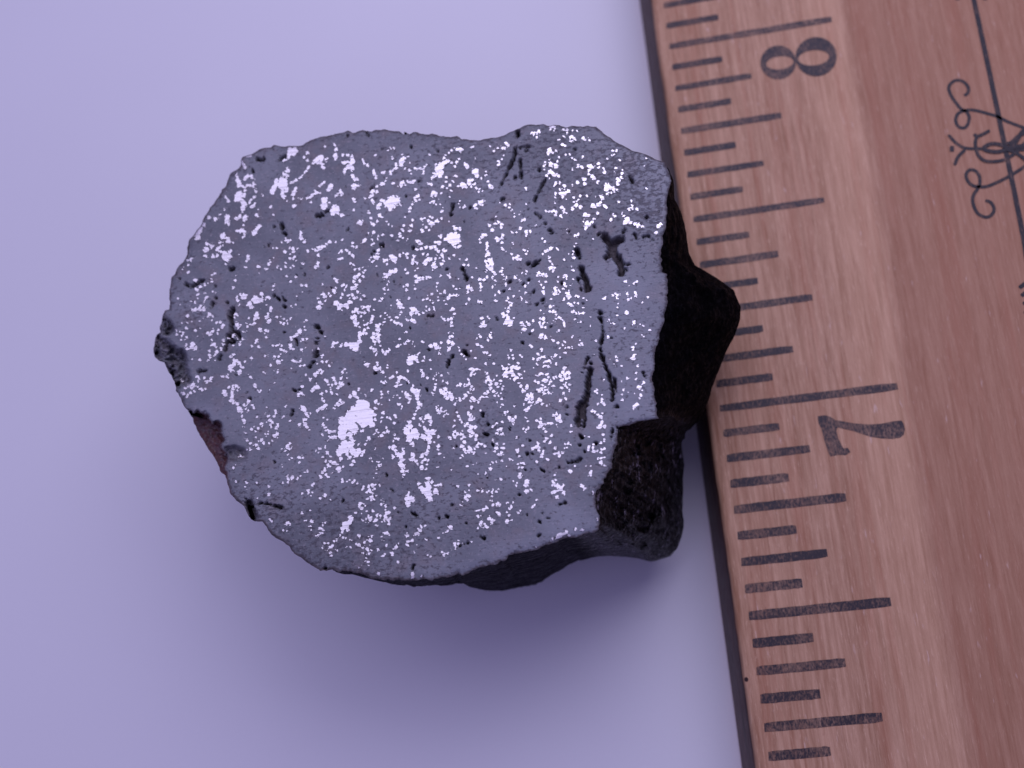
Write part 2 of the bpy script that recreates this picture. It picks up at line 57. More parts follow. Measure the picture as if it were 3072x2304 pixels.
 "G": (500, 1110, 4.424, "1.6 39 9 42 10;1.8 44 12;1.4 42 15;1.6 51 11;2 54 15;1.1 60 9 58 15;1.4 20 12 22 17;1.8 28 21;2 32 20;1.4 36 18;2 25 24;1.6 33 24;1.2 36 22;1.8 43 26;1.7 47 26;2 52 26;1.6 41 23;2.6 22 32;1.6 19 30;2 29 33;1.6 32 30;1.6 27 35;1.2 37 28;1 17 29;1.6 84 0 88 1;3 97 4;1.6 98 1;2 75 9;2.4 80 8;1.2 82 10;1.5 112 10;1 109 6;1.4 148 3;.8 144 2;1.5 144 17;.8 137 27;1 129 4;1.8 88 20;1.6 83 23;2 88 24;1.6 92 21;1.4 90 26;1.6 96 24;1.2 99 26;1 94 27;3 77 30;3 78 33;1.6 87 30 87 38;3 86 40;2.4 89 43;2.6 94 46;3.6 96 51;2.6 103 46;3 109 43;1.8 114 47;1.3 116 50;2.4 96 56;2.4 100 55;1.8 106 52;1.8 108 54;1.8 100 62;2.2 102 67;1.8 103 70;.7 102 75;2 117 21;1.6 119 24;1.2 121 27;1 125 27;1 124 30;1 133 49;2 145 54;1.2 145 57;1.6 131 58;1.3 120 62;2.2 156 49;1.2 158 47;1 156 62 154 63;1.2 142 62;1.8 135 62;2.6 137 67;1.8 141 70;2 139 72;1.4 133 70;1 139 77;1 146 69;1.6 148 73 145 78;1.6 126 72;1.2 127 75;1.2 122 78;.8 116 75;1.2 113 79;1.4 119 82;1.4 105 84;1.4 131 86;1.1 135 84;1.7 119 89;1.6 107 93;3 145 88;2 147 84;1.4 141 94;1 137 97;2 122 95;2.4 126 94;1.8 129 97;1.4 128 92;2.2 121 100;1.8 122 104;1.2 112 98;1 115 100;1.6 111 105;1.2 106 106;1.2 118 99;1.2 164 68;2.6 180 50;1.4 178 52;2 183 53;2 186 58;1.6 191 58;1 194 57;2 187 61;2.6 184 66;3.4 184 72;2 177 73;2.4 186 76;1.3 189 80;1.6 200 55 204 52 208 50;2.4 211 48;1 214 65;.8 208 64;2 208 41;1 207 38;2.2 178 31;1.6 175 34;1.8 181 33;1 180 22;3.8 200 23;1.8 199 19;1.6 193 28;2 195 26;1.4 185 7;1.4 191 13;2.6 200 3;1.8 203 0;2.4 198 7;2 206 4;1.2 196 5;1 208 2;1.7 206 32;1.6 214 15;1.6 215 20;1.8 217 24;1.5 212 28;1.8 219 30;1.5 211 13;1.4 220 20;1.6 208 73;1.8 210 77;1.6 212 80;1.1 215 82 221 82;1.4 207 86;1.6 216 93;1.6 218 89;1 214 94;1 220 88;3.2 161 102;1.8 166 103;1.4 164 98;1.3 158 107;.8 153 105;1 139 107;1.8 163 119;1 166 117;2.2 176 116;2 181 117;1.4 180 114;1.2 176 123;1.2 162 113;1.2 153 126;1.5 153 129;1.4 99 114;1.4 102 115;1 96 115;1.2 89 130;1 93 126;1.2 93 148;1.4 106 149;1 104 155;1.6 120 149;1 121 152;1.5 136 155;1 106 161;1.4 136 165;2 161 145;1.6 160 141;1.8 161 149;2.6 167 143;1.8 174 143;1 177 140;1.3 155 149;1.2 184 136;1 187 134;1.6 195 151;1.2 194 154;2 188 160;1.7 189 163;1.2 194 163;1 181 164;1.4 202 105;1.2 199 107;1.4 205 104;1.1 202 110;1.2 211 101;1.2 211 104;2 213 110;1.6 218 114;1.1 208 116;1.8 212 121;1.5 218 121;2 214 126;2 212 131;1.4 217 128;2.4 207 137;1.8 205 141;2 212 139;2 214 142;1.4 219 138;2.4 210 134;1.6 220 124"),
 "H": (1000, 1110, 4.424, "6 24 74;5 27 80;5 19 74;1.6 12 3;1.2 15 0;1 18 4;2 1 11;1.4 2 15;1.4 10 10;1.2 10 13;1.8 4 18;1.6 8 17;1.8 12 17;1.4 14 20;1.2 7 23;1.4 10 22;1.2 4 25;.9 17 11;1.5 6 32;4 28 32;2.6 24 35;2.2 31 36;2 34 26;1.5 37 31;1.6 43 34;2 9 41;2 12 44;2 5 44;1.8 3 47;1.4 1 51;2 8 47;7 36 47 42 47;7.5 30 55 46 57;8 24 61 45 65;6 13 68;6 22 67;5 40 72;4.6 49 67;4 52 72;2.4 56 51;2.6 55 60;7 14 78;6 12 86;4 22 86;5 28 77;2 38 81;1.6 39 80;2.4 55 66;3.4 25 92;5.6 15 98;4 23 98;4 10 104;5.4 8 110;5 17 108;5 26 108;4 30 112;3.4 34 107;3 22 116;2.4 27 121;2.6 10 118;2 25 126;1.2 41 107 38 114;3 21 104;4.6 40 60;3 2 89;1.6 1 82;3 13 91;1.3 51 27;2 4 125;1.4 1 122;2.8 7 131;2.2 8 134;1.5 13 129;2.2 12 145;1.6 12 149;1.8 18 148;1.6 22 147;1.8 26 149;1.4 29 146;1.2 32 150;1.6 49 116;1.2 48 121;1.4 52 121;1.4 58 122;1.8 61 122;2 60 127;1.8 57 129;1.6 64 126;1 58 131;1 56 105;1.1 54 143;1 57 138;1 67 118;2.6 47 155;2.6 52 153;2.4 49 160;2 44 162;1.6 40 158;1.6 40 155;1.6 57 153;1.4 61 153;1.8 54 159;1.4 52 164;1.8 66 3;1.3 63 0;1.2 85 4;1.6 100 2;1 105 7;1.8 76 11;2.2 79 9;1.5 69 15;2 67 17;1.3 64 16;1 69 10;2.4 88 11;2 87 15;1.8 91 10;1.4 94 12;1.4 97 14;1.2 100 16;1.6 85 18;1.5 83 22;1 90 20;1.2 80 24;1.4 63 29;1.8 64 33;1.3 65 37;1.2 73 29;1.6 85 34;1.2 80 36;1.3 88 38;1.1 74 40;2.2 92 29;1.6 95 30;2.6 98 34;3.4 101 38;2 101 42;2.2 88 46;1.8 91 48;1.4 85 45;1.2 91 51;2 57 42;1.8 60 46;1.3 64 46;3 106 27;4.4 111 29;3.4 112 34;3 112 38;2.4 114 43;2.6 115 46;2 113 50;2.2 110 55;2.2 108 59;1.8 107 64;3 101 70;4 101 75;5 98 81;5.4 107 83;5 103 88;5 110 87;3.6 101 93;2.8 105 98;2 106 101;1.2 106 21;2 118 4;2.6 119 8;1.8 125 10;1.4 117 1;1.5 81 59;1.3 83 62;1.6 72 63;1.4 65 58;1.5 67 57;1.4 65 64;1.4 64 67;1 62 71;1.4 76 66;1.4 81 70;1.2 75 64;1.6 57 80;1.8 60 82;1.4 55 84;2 71 77;1.8 72 82;1.6 68 83;2.2 64 87;1.4 61 90;1.2 58 91;2.6 47 91;1.8 45 94;1.4 43 98;1.4 38 98;1.4 34 100;1.8 82 87;1.4 83 91;1.6 86 92;1.2 80 95;3 80 103;2 75 102;1.8 83 107;2.2 92 106;1.4 94 104;3 86 112;2.6 79 115;3.4 90 115;3 92 111;3.4 91 119;3.2 89 125;3.6 93 129;3.4 92 134;2.4 97 134;2 94 139;1.4 93 142;2.4 116 65;1.8 119 68;1.4 122 65;3.6 126 62;3 128 68;1.8 129 73;2 122 77;1.6 132 76;4.4 126 83;4 132 83;4.4 120 89;4.4 127 90;3 128 96;2.6 126 102;1.6 134 96;1.2 140 88;2.2 140 101;1.4 139 106;1.4 141 111;1.6 115 74;3 105 113;3.4 106 118;2 110 121;1.4 102 119;3 118 115;2.6 123 111;2 125 108;2.4 122 119;2 126 121;1.6 125 125;1.6 118 123;2.4 117 130;1.6 122 132;1.4 112 125;.8 101 123;2.6 126 144;3.2 125 151;2.6 131 149;3.6 127 156;1.8 114 151;4.6 121 160;3.6 117 157;4.6 127 163;4 136 162;2.4 139 153;1.8 136 153;1.4 143 152;1.5 100 163;1.2 139 129;.7 147 116;1 157 133;1.2 134 8;1.4 137 6;1.6 141 5;1.4 144 7;1.3 133 12;1 137 14;1.4 136 19;1.6 135 23;1.8 134 27;1.4 132 31;1.2 133 34;1.3 145 15;1.4 149 16;1.6 151 18;3.6 149 26;3 143 28;3.6 149 32;4 155 34;3.4 158 38;2.6 152 38;1.6 163 38;1.6 164 42;1.6 162 46;2 168 39;2 173 38;2 176 34;2 180 30;1.6 182 26;1.6 186 26;1.4 183 22;2.8 178 20;2 181 18;1.8 174 22;1.5 169 20;1.4 165 21;1.8 179 12;1.4 179 8;1.8 185 2;1.4 187 6;1.6 183 7;.8 153 4;2.6 206 12;3 209 16;2.4 203 15;1.8 208 20;1.6 213 13;1.5 203 4;1.4 217 8;2.2 217 19;1.4 219 23;1.8 209 24;1.6 206 30;2 212 29;1.6 217 31;2 214 34;1.6 219 34;1.8 185 36;1.6 183 39;1.8 188 40;1.6 194 39;2 198 36;1.8 202 32;1.4 204 36;1.4 182 41;1.6 193 42;1.2 220 48;1.4 217 43;2 137 49;1.6 138 54;1.4 143 50;1.6 143 55;1.6 140 57;1.8 149 55;1.8 147 60;1.4 151 57;1.6 184 50;1.2 196 54;2 180 57;1.6 182 60;1.3 164 57;1.3 166 61;1.6 168 66;1.6 171 69;1.5 162 68;1.4 166 63;2 181 65;1.8 184 67;1.6 187 64;1.4 184 62;1.8 178 72;1.3 175 74;2.8 183 76;2.4 189 76;3 182 81;3 186 84;2.4 190 87;2 182 88;2.4 189 92;1.4 160 75;2 162 82;2 165 85;1.8 160 86;1.4 154 89;1.6 157 92;1.6 161 95;2 161 88;2 170 85;1.8 173 89;1.2 172 81;1.6 170 92;1.8 174 96;2.4 171 101;2.2 175 105;2.4 179 108;2.4 183 106;2 187 104;2 193 97;1.8 197 99;1.4 201 101;1.8 191 101;2 186 110;1.4 176 110;2.2 181 103;1.4 160 104;1.4 172 114;.9 169 117;2 211 94;1.2 217 99;2 217 104;1.4 214 108;1.1 204 110;1.8 219 112;1.8 219 80;1.6 217 84;1 211 75 217 71;1.4 216 121;1.2 212 123;1.4 178 127;1.1 186 126;1.1 190 124;1.2 208 126;1.8 208 131;1.1 202 131;1.3 203 137;1 192 138;1.3 204 143;1.2 166 155;1.2 175 162;1.2 181 159;1 181 153;1.6 192 160;1.2 196 157;1.6 198 162;1.8 205 162;1.6 210 163;2 217 162;1.2 219 158;1 212 158;1 215 146"),
 "I": (1500, 1110, 4.424, "3.4 9 4;3.4 15 3;3 8 8;3 18 7;2.6 22 10;2.2 26 7;2.6 20 12;2 29 11;1.8 14 12;1 32 2;1.6 5 5;1 1 15;1.4 5 21;1 4 25;1 1 31;1.4 3 39;1.4 3 46;1.4 1 49;1.3 1 19;2 7 58;1.6 3 60;1.4 9 56;1.2 20 48;1.6 25 18;1.8 28 21;3 32 28;2.2 35 25;1.4 37 21;2.6 37 34;2 41 32;2.8 36 39;2.6 43 38;2.8 39 43;2 44 42;1.2 41 47;1.2 32 46;2.6 35 53;2 38 51;1.8 49 8;1.4 48 12;2 56 5;1.6 53 6;1.8 62 6;2 64 10;1.6 60 13;1.8 58 15;1.8 63 14;2 67 15;1.6 69 18;1.5 71 21;1.8 66 19;1.4 51 17;1.2 47 15;2 57 21;1.8 60 23;2.6 56 26;2.2 60 27;2 53 28;1.6 63 27;2 65 31;1.6 68 31;1.8 59 31;1.4 50 26;2.2 84 3;2 90 3;2.6 80 8;2.4 86 7;2 92 6;2.8 82 13;2.2 88 11;2 91 10;1.8 74 9;1.4 72 11;1.8 88 17;1.8 87 21;1.6 89 24;1.4 92 26;1.5 82 24;2 85 31;1.3 87 38;1.8 81 41;1.4 92 20;1.8 54 41;1.6 50 42;1.4 48 44;1.4 57 45;1.1 62 47;.8 66 46;1.3 52 39;2 72 61;2 76 59;2.6 78 62;2.6 75 65;2 80 66;1.8 80 69;1.5 76 73;2.6 56 73;2 53 69;1.8 60 72;1.4 54 65;1.4 64 71;1.2 68 71;1.2 52 75;1.6 58 77;1.4 48 67;1.8 61 82;2.6 17 67;1.6 13 64;1.6 20 63;1.8 12 66;1.6 18 71;1.3 35 64;1.4 37 68;1.6 33 82;1.2 31 78;1.4 38 77;1.4 35 80;2 3 85;1.6 1 79;1.2 3 69;1.2 22 90;2 68 88;1.6 70 91;2 62 92;1.8 60 95;1.6 66 96;2.8 48 102;2.2 52 104;1.6 50 98;1.8 44 105;2 52 108;1.6 70 102;1.4 73 103;2.2 24 106;1.4 24 110;1 30 101;1.6 5 99;1.6 4 104;2 2 111;1.3 26 115;1.4 56 111;1.7 56 115;1.8 63 119;1.7 49 122;2.2 13 119;1.4 16 119;1.3 3 121;1.1 8 127;1.4 28 124;1.4 31 124;1.6 25 129;1.6 29 130;1.2 24 125;2.4 27 138;1.8 26 142;1.1 28 133;4 36 149;3.6 34 153;2.6 37 160;1.6 41 160;1.6 34 162;1.4 23 150;1.2 22 153;1.1 18 148;1.8 1 145;2.8 93 135;1.6 73 139;1.6 120 137;2 120 140;1.4 122 134;1.6 100 129;1.2 114 126;1.2 121 126;2 71 150;1.6 70 147;1.6 74 147;1.8 73 154;2.4 78 154;2.4 81 157;1.8 84 153;2 77 160;1.6 72 162;1.6 69 164;1.3 84 163;1.6 108 151;1.8 110 154;1.6 113 157;.9 116 151;1.3 124 163;1.6 126 29;2 129 30;1.4 129 27;1.6 135 34;2.2 135 39;2 134 43;1.8 138 45;1.2 131 45;1.4 122 55;1.4 126 56;1.6 130 59;1.8 133 63;1 136 57;2 135 70;2.4 133 75;1.8 138 75;1.6 130 77;1.4 137 86;1.2 138 90 138 94;1.5 134 97;1.4 118 88;1.1 116 90;1 113 88;1.6 94 74;1.4 94 83;1.4 90 98;1.2 94 99;1.2 91 96;1.3 87 98;1.2 89 103;1 86 105;1.4 85 108;1.6 81 111;1.6 79 114;1.4 83 110;1.5 118 101 118 106;2 124 103;2.4 125 108;2 130 107;2.4 134 109;2.2 138 105;1.6 135 104;1.6 132 110;1.4 124 99;2.2 133 118;2 134 122;1.6 135 125;1.5 138 128;1 139 116;1.8 170 11;1.6 181 4;1.5 181 12;.8 161 15;1.1 138 13;1.8 191 16;1.6 189 19;2 186 24;2 183 22;1.4 189 27;1.8 164 27;1.4 162 33;1.2 160 34;1 170 30;1.1 177 31;2.2 187 33;1.8 186 39;1.6 162 40;2.4 181 46;2 178 49;1.4 177 52"),
 "J": (640, 1485, 4.424, "1.4 74 1;.8 59 4;1.3 130 1;1.6 142 4;1.6 148 1;.8 155 6;1 142 12;1.2 129 21;1.4 118 25;1.1 75 32;1.6 77 35;2.2 99 37;1.4 97 40;1.2 103 38;1 93 47;1 98 48;.9 101 53;1.4 124 34;1 121 34;1.1 137 32;2.2 131 35;1.6 129 41;1.3 130 47;1.6 149 37;2 145 40;2 142 44;1.6 145 47;1.4 140 50 146 50;2.2 139 54;1.3 138 57;1.3 148 64;1.3 152 64;1.4 145 70;1.8 150 73;2.2 156 70;1.8 158 67;1.6 155 76;1.4 160 62;1.6 164 59;1 164 74;1 157 80;2.6 195 12;2 194 16;2 197 18;1.4 201 14;2.6 210 3;1.6 214 6;1.6 205 5;1.2 216 1;2 210 7;1.2 204 21;1.7 211 22;1.2 197 25;4 183 31;3.6 182 35;5 175 40;3.6 172 44;2.4 178 46;1.4 189 24;1.6 171 50;1 169 53;1.4 173 57;1.2 176 58;1.7 184 60;1.3 181 59;2.4 194 55;1.4 198 34;1.8 203 33;2 208 34;1.6 213 36;1.8 217 33;2.2 218 27;1.6 210 30;1.4 206 29;1.6 216 40;1.4 210 54;1 206 55;2.4 209 61;1.4 207 66;1.4 201 63 204 60;1.6 195 67 190 66;2 199 70;1.8 204 72;1.6 199 77;2.4 206 78;1.5 204 84;2 205 89;1.6 205 92;1.2 202 88;1 210 73;1.3 176 70;1.2 182 69;1.2 193 96;1 197 93;1.4 219 104;1.5 219 72"),
 "K": (1140, 1485, 4.424, "4.4 37 5;4.4 43 5;3.6 38 10;2.2 37 14;4.8 65 1;3.4 66 6;1.8 3 9;1.4 2 12;1.3 4 7;2 8 16;2 7 20;1.5 19 18;3.4 9 24;3 8 29;2.4 1 28;2.4 11 33;2 6 35;1.8 13 31;1.6 12 38;2 3 35;3 36 54;1.8 36 51;3 53 47;2.6 51 51;2 55 44;1.6 47 53;1.1 55 41;1.1 60 41;2 6 50;1.8 9 50;1.6 3 55;1.5 12 52;1.4 4 60;1.8 43 61;2 38 62;1.6 37 66;1.3 60 59;1.1 77 57;1.2 9 67;2.4 21 70;1.6 18 72;2.6 16 77;1.4 16 80;2 4 81;1.2 7 78;1 24 64;.8 50 65;1.4 107 14;1.1 110 9;1 73 30;2.2 94 42;1.3 94 45;1.1 90 48;1.1 84 49;1.8 100 65;2 104 65;1.6 105 61;1.6 109 64;1.2 102 69;1.4 99 73;1 95 72;1.2 122 63;1.3 85 79;1.2 90 78;1 82 75;1.4 67 82;1.2 63 80;.8 46 76;1.6 24 89;3 43 106;1.8 44 110;1.3 54 108;1.4 56 111;2 114 2;2 118 2;1.8 115 7;1.2 136 1;1.6 149 2;1 148 7;1.5 151 13;1.4 155 14;2 158 12;1.4 132 20;1.8 138 20;1.8 142 17;1 128 21;1.8 169 11;1.5 174 16;1.5 171 18;1.2 177 10;2 155 23;2.2 158 26;1.4 172 27;1.1 169 23;2 184 23;1.6 186 22;1.8 203 16;1.2 130 28;1.3 134 28;2.4 145 31;2.4 149 34;1.8 149 38;2.4 135 36;1.8 133 39;1.5 138 38;2.4 141 43;1.5 130 44;1.5 137 43;2.6 169 35;1.4 175 34;1 168 48;1.4 207 69;1 207 7"),
 "L": (1600, 1350, 3.4, "2 26 3;1.4 29 2;1.4 22 4;1.4 9 5;1.2 14 10;1.2 10 2;1.5 62 1;1.5 66 9;1.4 69 13;1.2 72 16;1.6 37 22;1.3 43 17;1.3 58 24;1.2 59 16;1.6 20 32;1.6 20 36;2.4 25 37;2.4 28 40;2 22 43;1.8 19 44;2 24 48;1.6 31 44;1.6 49 36;1.5 52 39;1 61 43;1.4 1 57;1 3 51;1.6 34 84 30 86;2.4 28 86 25 88;1.4 19 91;1 43 81;1.4 50 81;1.2 36 87;1.4 3 99;1.1 66 71"),
}
PITS = {
 "A": "2.4 120 52 125 53 130 52;2.6 155 48 151 51 158 47;1 109 62;1.4 113 66 115 68;2 199 127 206 125;1.2 210 122 215 120;3 153 138 153 143;2.2 155 149 158 152;1 162 148 166 146;1.3 146 134;1 142 142;1.2 138 164",
 "B": "1.3 103 35;1.3 65 38;1.4 139 42;1.2 16 88;1.5 49 92 53 88;1 54 86;1 96 100 96 103;3 157 119 158 114;1.5 160 112;2 156 125;1.3 181 116;1.6 186 127;1.2 190 125;1.3 211 132;1.2 173 135;1 22 142 17 147;1.5 18 20;1.5 43 16 46 21;1.6 62 165 67 165;1.2 114 81;1 50 59;1.6 89 15 97 16;1.5 220 85",
 "C": "4.6 139 154 146 162 155 160 163 157;2.4 20 40 19 50 14 60 9 70 2 84;2.2 26 53 28 68 28 75;2 59 80 53 92 46 106;3 23 15 24 20;1.3 26 36 33 35 39 35;1.4 35 40;2.2 20 39 20 44;2.6 19 51 15 58;2.4 13 61 9 69;2 7 74 2 84;2 27 53;1.8 26 59 28 68 28 74;2 19 76;1.5 60 79;2.2 57 84 53 92;1.8 50 97 46 106;1.8 99 38;1.4 172 74 174 79 176 83;1.6 2 105 5 105;1.8 52 66;1.4 35 114 37 118;1.3 46 123 50 126;1.8 53 129;2 60 136;2.6 66 146;2.6 69 150;1.8 18 134;1 91 148;1.2 73 133;2 131 151;3.4 139 154 141 160;4.5 146 164;3 155 160;2.6 163 157;2 164 148;1.4 166 144;1.5 125 141;1 178 150 181 157;1.6 190 154 198 154 203 159;2.2 195 129;1.6 211 121;1 139 35",
 "D": "3.2 110 85 106 94 108 102 109 110 108 118;2.6 106 32 110 31;2.6 47 52 53 56;2 54 55 64 50 72 45;2.4 83 78 80 84;1 86 70 88 69;3 109 86 107 93 107 99;3 109 104 108 112;4.5 110 115 105 121;4 116 118 117 124;3.4 103 127 111 128;2 101 132 99 140;2.4 94 147 92 151;2 66 165 73 164;2 165 67 171 72;1.8 176 70 179 74;1.4 177 79 179 82;2 205 39;1.4 152 3;1.2 194 40;1.4 125 22;1.6 86 55;1.4 102 76;2 194 126 195 132;2.4 220 108;2.4 220 131;2.4 219 142 218 148;1.8 217 154 211 161;1.2 39 45;1.6 157 0;1.2 122 60;1 178 115",
 "E": "2 85 1 88 1;1.5 76 8 72 12;2 128 4;1.2 80 40;1.6 20 57;1.3 15 30;2.2 193 30 196 36;2 198 40 199 46;1.5 173 32;3 2 109;2.6 5 115;1.5 1 124;2 1 131;2.6 0 140 0 147;1.6 180 146 176 155;1.6 176 152 173 164;1.2 124 110;1.2 146 104;1 136 107;2.4 195 141 199 146;1.5 148 139;1.2 145 95 155 94;1.4 98 69;1 102 49;1 200 132",
 "F": "4.8 172 0 170 10 178 17 183 26 183 37;3 162 16 170 12;3.8 129 31 132 38 136 48 139 58;2.4 156 98 158 108 158 118 156 130 155 138 156 145 158 150 161 158 163 165;6 172 0 170 8;3.6 170 10;2 162 16;3.6 180 18;4.2 183 26;3 183 36;1.6 190 26 195 26;1.2 188 31 191 34;2.6 124 6 125 12;2.4 127 16;2 129 31 132 37;3 134 41 137 48;3.4 137 50 140 56;2.6 137 60;2 125 45 127 53;2.2 129 58;3 60 25;3.2 65 27 70 24;1.6 75 20;2 34 49;2 27 61;2.6 79 73;2 80 78;1.6 71 78;2 67 61;3.6 154 90;3 155 97;1.4 156 102;2 158 106 158 116;1.8 157 120 156 130;1.4 155 135 156 143;1.8 157 147 160 155;1.4 160 158 162 165;1.6 139 150 135 157 133 165;2 143 157;2 89 107;1.3 62 118;1.2 15 94 18 99;1.8 104 50;1.4 132 77;1.2 163 33 164 36;1.6 53 52;1.2 60 46;1 170 123;1.3 188 104;1.2 219 85;1.6 52 130",
 "G": "3 42 2 50 0;2 92 7;1.3 106 30;1.6 111 37;1.6 85 13;2 169 27;1.6 176 26;2 167 53 165 60;1.3 152 6;1.3 202 36;1.4 143 122",
 "H": "2 55 4;1.8 124 26;1.5 98 17;2 199 57 198 61;1.4 70 139;2 200 84 204 86;1.6 205 72;2 211 98;1.4 20 19;1.2 116 20;1.5 190 148;1 72 156 82 162;1.4 204 143;1.5 163 101",
 "I": "3.8 120 0 117 12 117 20 116 30;5 116 30 114 36 111 44;6 111 44 107 50 108 58;3.8 107 58 103 66 104 72;2.2 110 58 112 62 111 76;1.6 110 4 108 3;2.4 142 0 146 12 148 22 150 30 149 39;2.4 152 12 153 24;1.4 150 30 149 39;2 154 28;2.4 155 48;2 12 78 13 80;2.4 107 86 108 89;1.2 154 62 155 76;1.6 36 111;1.2 43 111;1.4 34 132;1.5 79 129;1.6 90 124 104 121 107 118;1.6 127 118;1.6 112 107;1.3 53 131 58 134;1.4 89 49;1.4 89 59;1.4 106 100;2 127 97;1.3 150 75 147 94;1.6 40 93;1.6 190 3 192 10;1.4 55 88;1.6 26 165",
 "J": "2.4 52 15;1.6 54 21;1.6 60 11 75 12;3.4 82 14 90 16;1.2 43 5 42 12;1 172 6 171 10;2 148 97",
 "K": "2.6 43 24 49 27;1.6 24 22;1.8 35 42;1.4 44 93 43 97;1.2 114 37;1.6 134 55 138 57;1.6 195 27;2 211 36;1.8 210 54;1.5 215 23;2.2 89 28;1.3 78 31;1.4 185 0;1.6 95 13;1 105 68 117 64",
 "L": "1.4 27 55 33 53;1.6 6 73;1.1 15 69;1.4 6 87;1 27 17;1.2 63 9;1.1 64 75;1 9 64;.9 37 13 47 9",
}
OUTLINE = [[562.2, 735.0], [565.6, 719.4], [574.6, 705.8], [590.4, 687.8], [601.7, 671.9], [608.5, 653.9], [619.8, 635.8], [626.6, 619.9], [640.1, 604.1], [649.2, 590.6], [661.6, 574.7], [662.7, 565.7], [674.1, 554.4], [680.8, 538.6], [689.9, 520.5], [703.4, 509.2], [714.7, 500.1], [719.3, 488.8], [719.3, 477.5], [726.0, 468.5], [739.6, 464.0], [753.2, 459.5], [775.8, 447.0], [793.9, 441.4], [811.9, 436.9], [818.7, 431.9], [839.1, 436.9], [852.6, 439.1], [866.2, 435.7], [888.8, 434.6], [906.9, 430.1], [925.0, 418.8], [952.1, 410.9], [974.7, 405.2], [995.0, 399.6], [1013.6, 396.2], [1029.4, 391.6], [1041.8, 387.6], [1056.5, 395.0], [1070.1, 391.6], [1085.9, 386.4], [1099.5, 388.3], [1113.0, 390.5], [1124.3, 386.7], [1149.2, 386.0], [1167.3, 391.6], [1194.4, 391.6], [1217.0, 391.6], [1226.0, 399.6], [1239.6, 395.0], [1257.7, 396.2], [1275.8, 401.8], [1293.9, 400.2], [1309.7, 400.2], [1323.2, 405.2], [1352.6, 407.0], [1370.7, 404.1], [1384.3, 413.1], [1406.9, 418.3], [1425.0, 419.2], [1452.1, 415.4], [1479.2, 412.4], [1498.4, 408.6], [1513.6, 402.9], [1527.1, 393.9], [1556.5, 383.7], [1570.1, 374.7], [1592.7, 369.5], [1608.5, 372.4], [1628.8, 370.8], [1644.7, 374.0], [1662.7, 371.3], [1680.8, 375.8], [1698.9, 377.6], [1712.5, 374.7], [1732.8, 377.6], [1748.6, 378.1], [1759.9, 375.8], [1769.0, 378.5], [1787.1, 379.2], [1800.6, 389.4], [1823.2, 405.2], [1848.1, 422.2], [1866.2, 432.3], [1884.3, 443.6], [1904.6, 452.2], [1929.5, 456.1], [1947.6, 464.0], [1965.6, 475.3], [1986.0, 484.3], [1991.3, 485.3], [2009.4, 512.5], [2014.8, 539.6], [2007.2, 562.2], [2001.3, 589.3], [1999.5, 639.0], [1992.2, 706.8], [1985.9, 752.0], [1982.3, 797.2], [1985.9, 815.3], [2000.4, 820.7], [2002.6, 878.6], [1998.1, 932.9], [1991.3, 969.0], [1977.8, 1005.2], [1965.1, 1041.3], [1958.9, 1110.0], [1957.7, 1155.2], [1961.1, 1184.6], [1965.6, 1218.5], [1971.3, 1245.6], [1979.2, 1254.7], [1943.0, 1258.1], [1918.2, 1261.9], [1895.6, 1270.9], [1870.7, 1278.4], [1857.1, 1284.1], [1852.6, 1302.1], [1848.1, 1327.0], [1841.3, 1349.6], [1839.1, 1372.2], [1834.5, 1403.9], [1821.0, 1426.5], [1807.4, 1449.1], [1791.6, 1464.9], [1786.6, 1485.0], [1783.8, 1500.0], [1786.8, 1526.5], [1797.1, 1544.1], [1797.6, 1567.6], [1798.5, 1589.7], [1776.5, 1595.6], [1747.1, 1604.4], [1711.8, 1611.8], [1676.5, 1622.1], [1652.9, 1629.4], [1629.4, 1639.7], [1611.8, 1647.1], [1589.8, 1652.3], [1565.0, 1662.4], [1537.8, 1662.4], [1524.3, 1665.8], [1508.4, 1681.7], [1492.6, 1688.4], [1470.0, 1694.1], [1445.2, 1699.7], [1422.5, 1711.0], [1393.2, 1720.1], [1387.5, 1724.6], [1377.3, 1717.8], [1361.5, 1724.6], [1332.1, 1730.3], [1298.2, 1737.0], [1266.6, 1741.6], [1237.2, 1740.4], [1196.5, 1737.0], [1162.6, 1734.8], [1140.0, 1735.9], [1114.7, 1732.5], [1092.1, 1724.6], [1074.0, 1717.8], [1046.9, 1713.3], [1019.7, 1714.4], [1001.7, 1708.8], [988.1, 1707.6], [970.0, 1711.0], [957.6, 1713.8], [940.6, 1699.7], [913.5, 1681.7], [899.9, 1670.4], [879.6, 1661.3], [870.6, 1647.7], [864.9, 1634.2], [843.4, 1622.9], [820.8, 1611.6], [807.3, 1598.0], [798.2, 1579.9], [786.9, 1563.0], [775.6, 1563.0], [762.1, 1563.0], [750.8, 1555.1], [739.5, 1541.5], [732.7, 1530.2], [730.4, 1518.9], [714.6, 1505.3], [693.1, 1485.0], [687.6, 1471.7], [678.6, 1446.8], [669.5, 1424.2], [660.9, 1417.4], [649.2, 1392.5], [644.7, 1376.7], [628.8, 1351.9], [613.0, 1327.0], [597.2, 1304.4], [585.9, 1275.0], [572.3, 1250.1], [561.0, 1227.5], [553.1, 1223.0], [547.5, 1209.5], [538.4, 1193.6], [527.1, 1173.3], [522.6, 1150.7], [511.3, 1123.6], [499.7, 1105.7], [490.7, 1085.4], [472.6, 1080.8], [460.2, 1069.5], [456.8, 1056.0], [462.4, 1028.9], [467.0, 1001.7], [478.3, 994.9], [479.4, 974.6], [483.9, 952.0], [492.9, 929.4], [505.4, 927.1], [506.5, 879.7], [509.2, 857.1], [512.2, 834.5], [526.9, 814.1], [529.1, 802.8], [547.2, 784.7], [560.8, 762.1]]

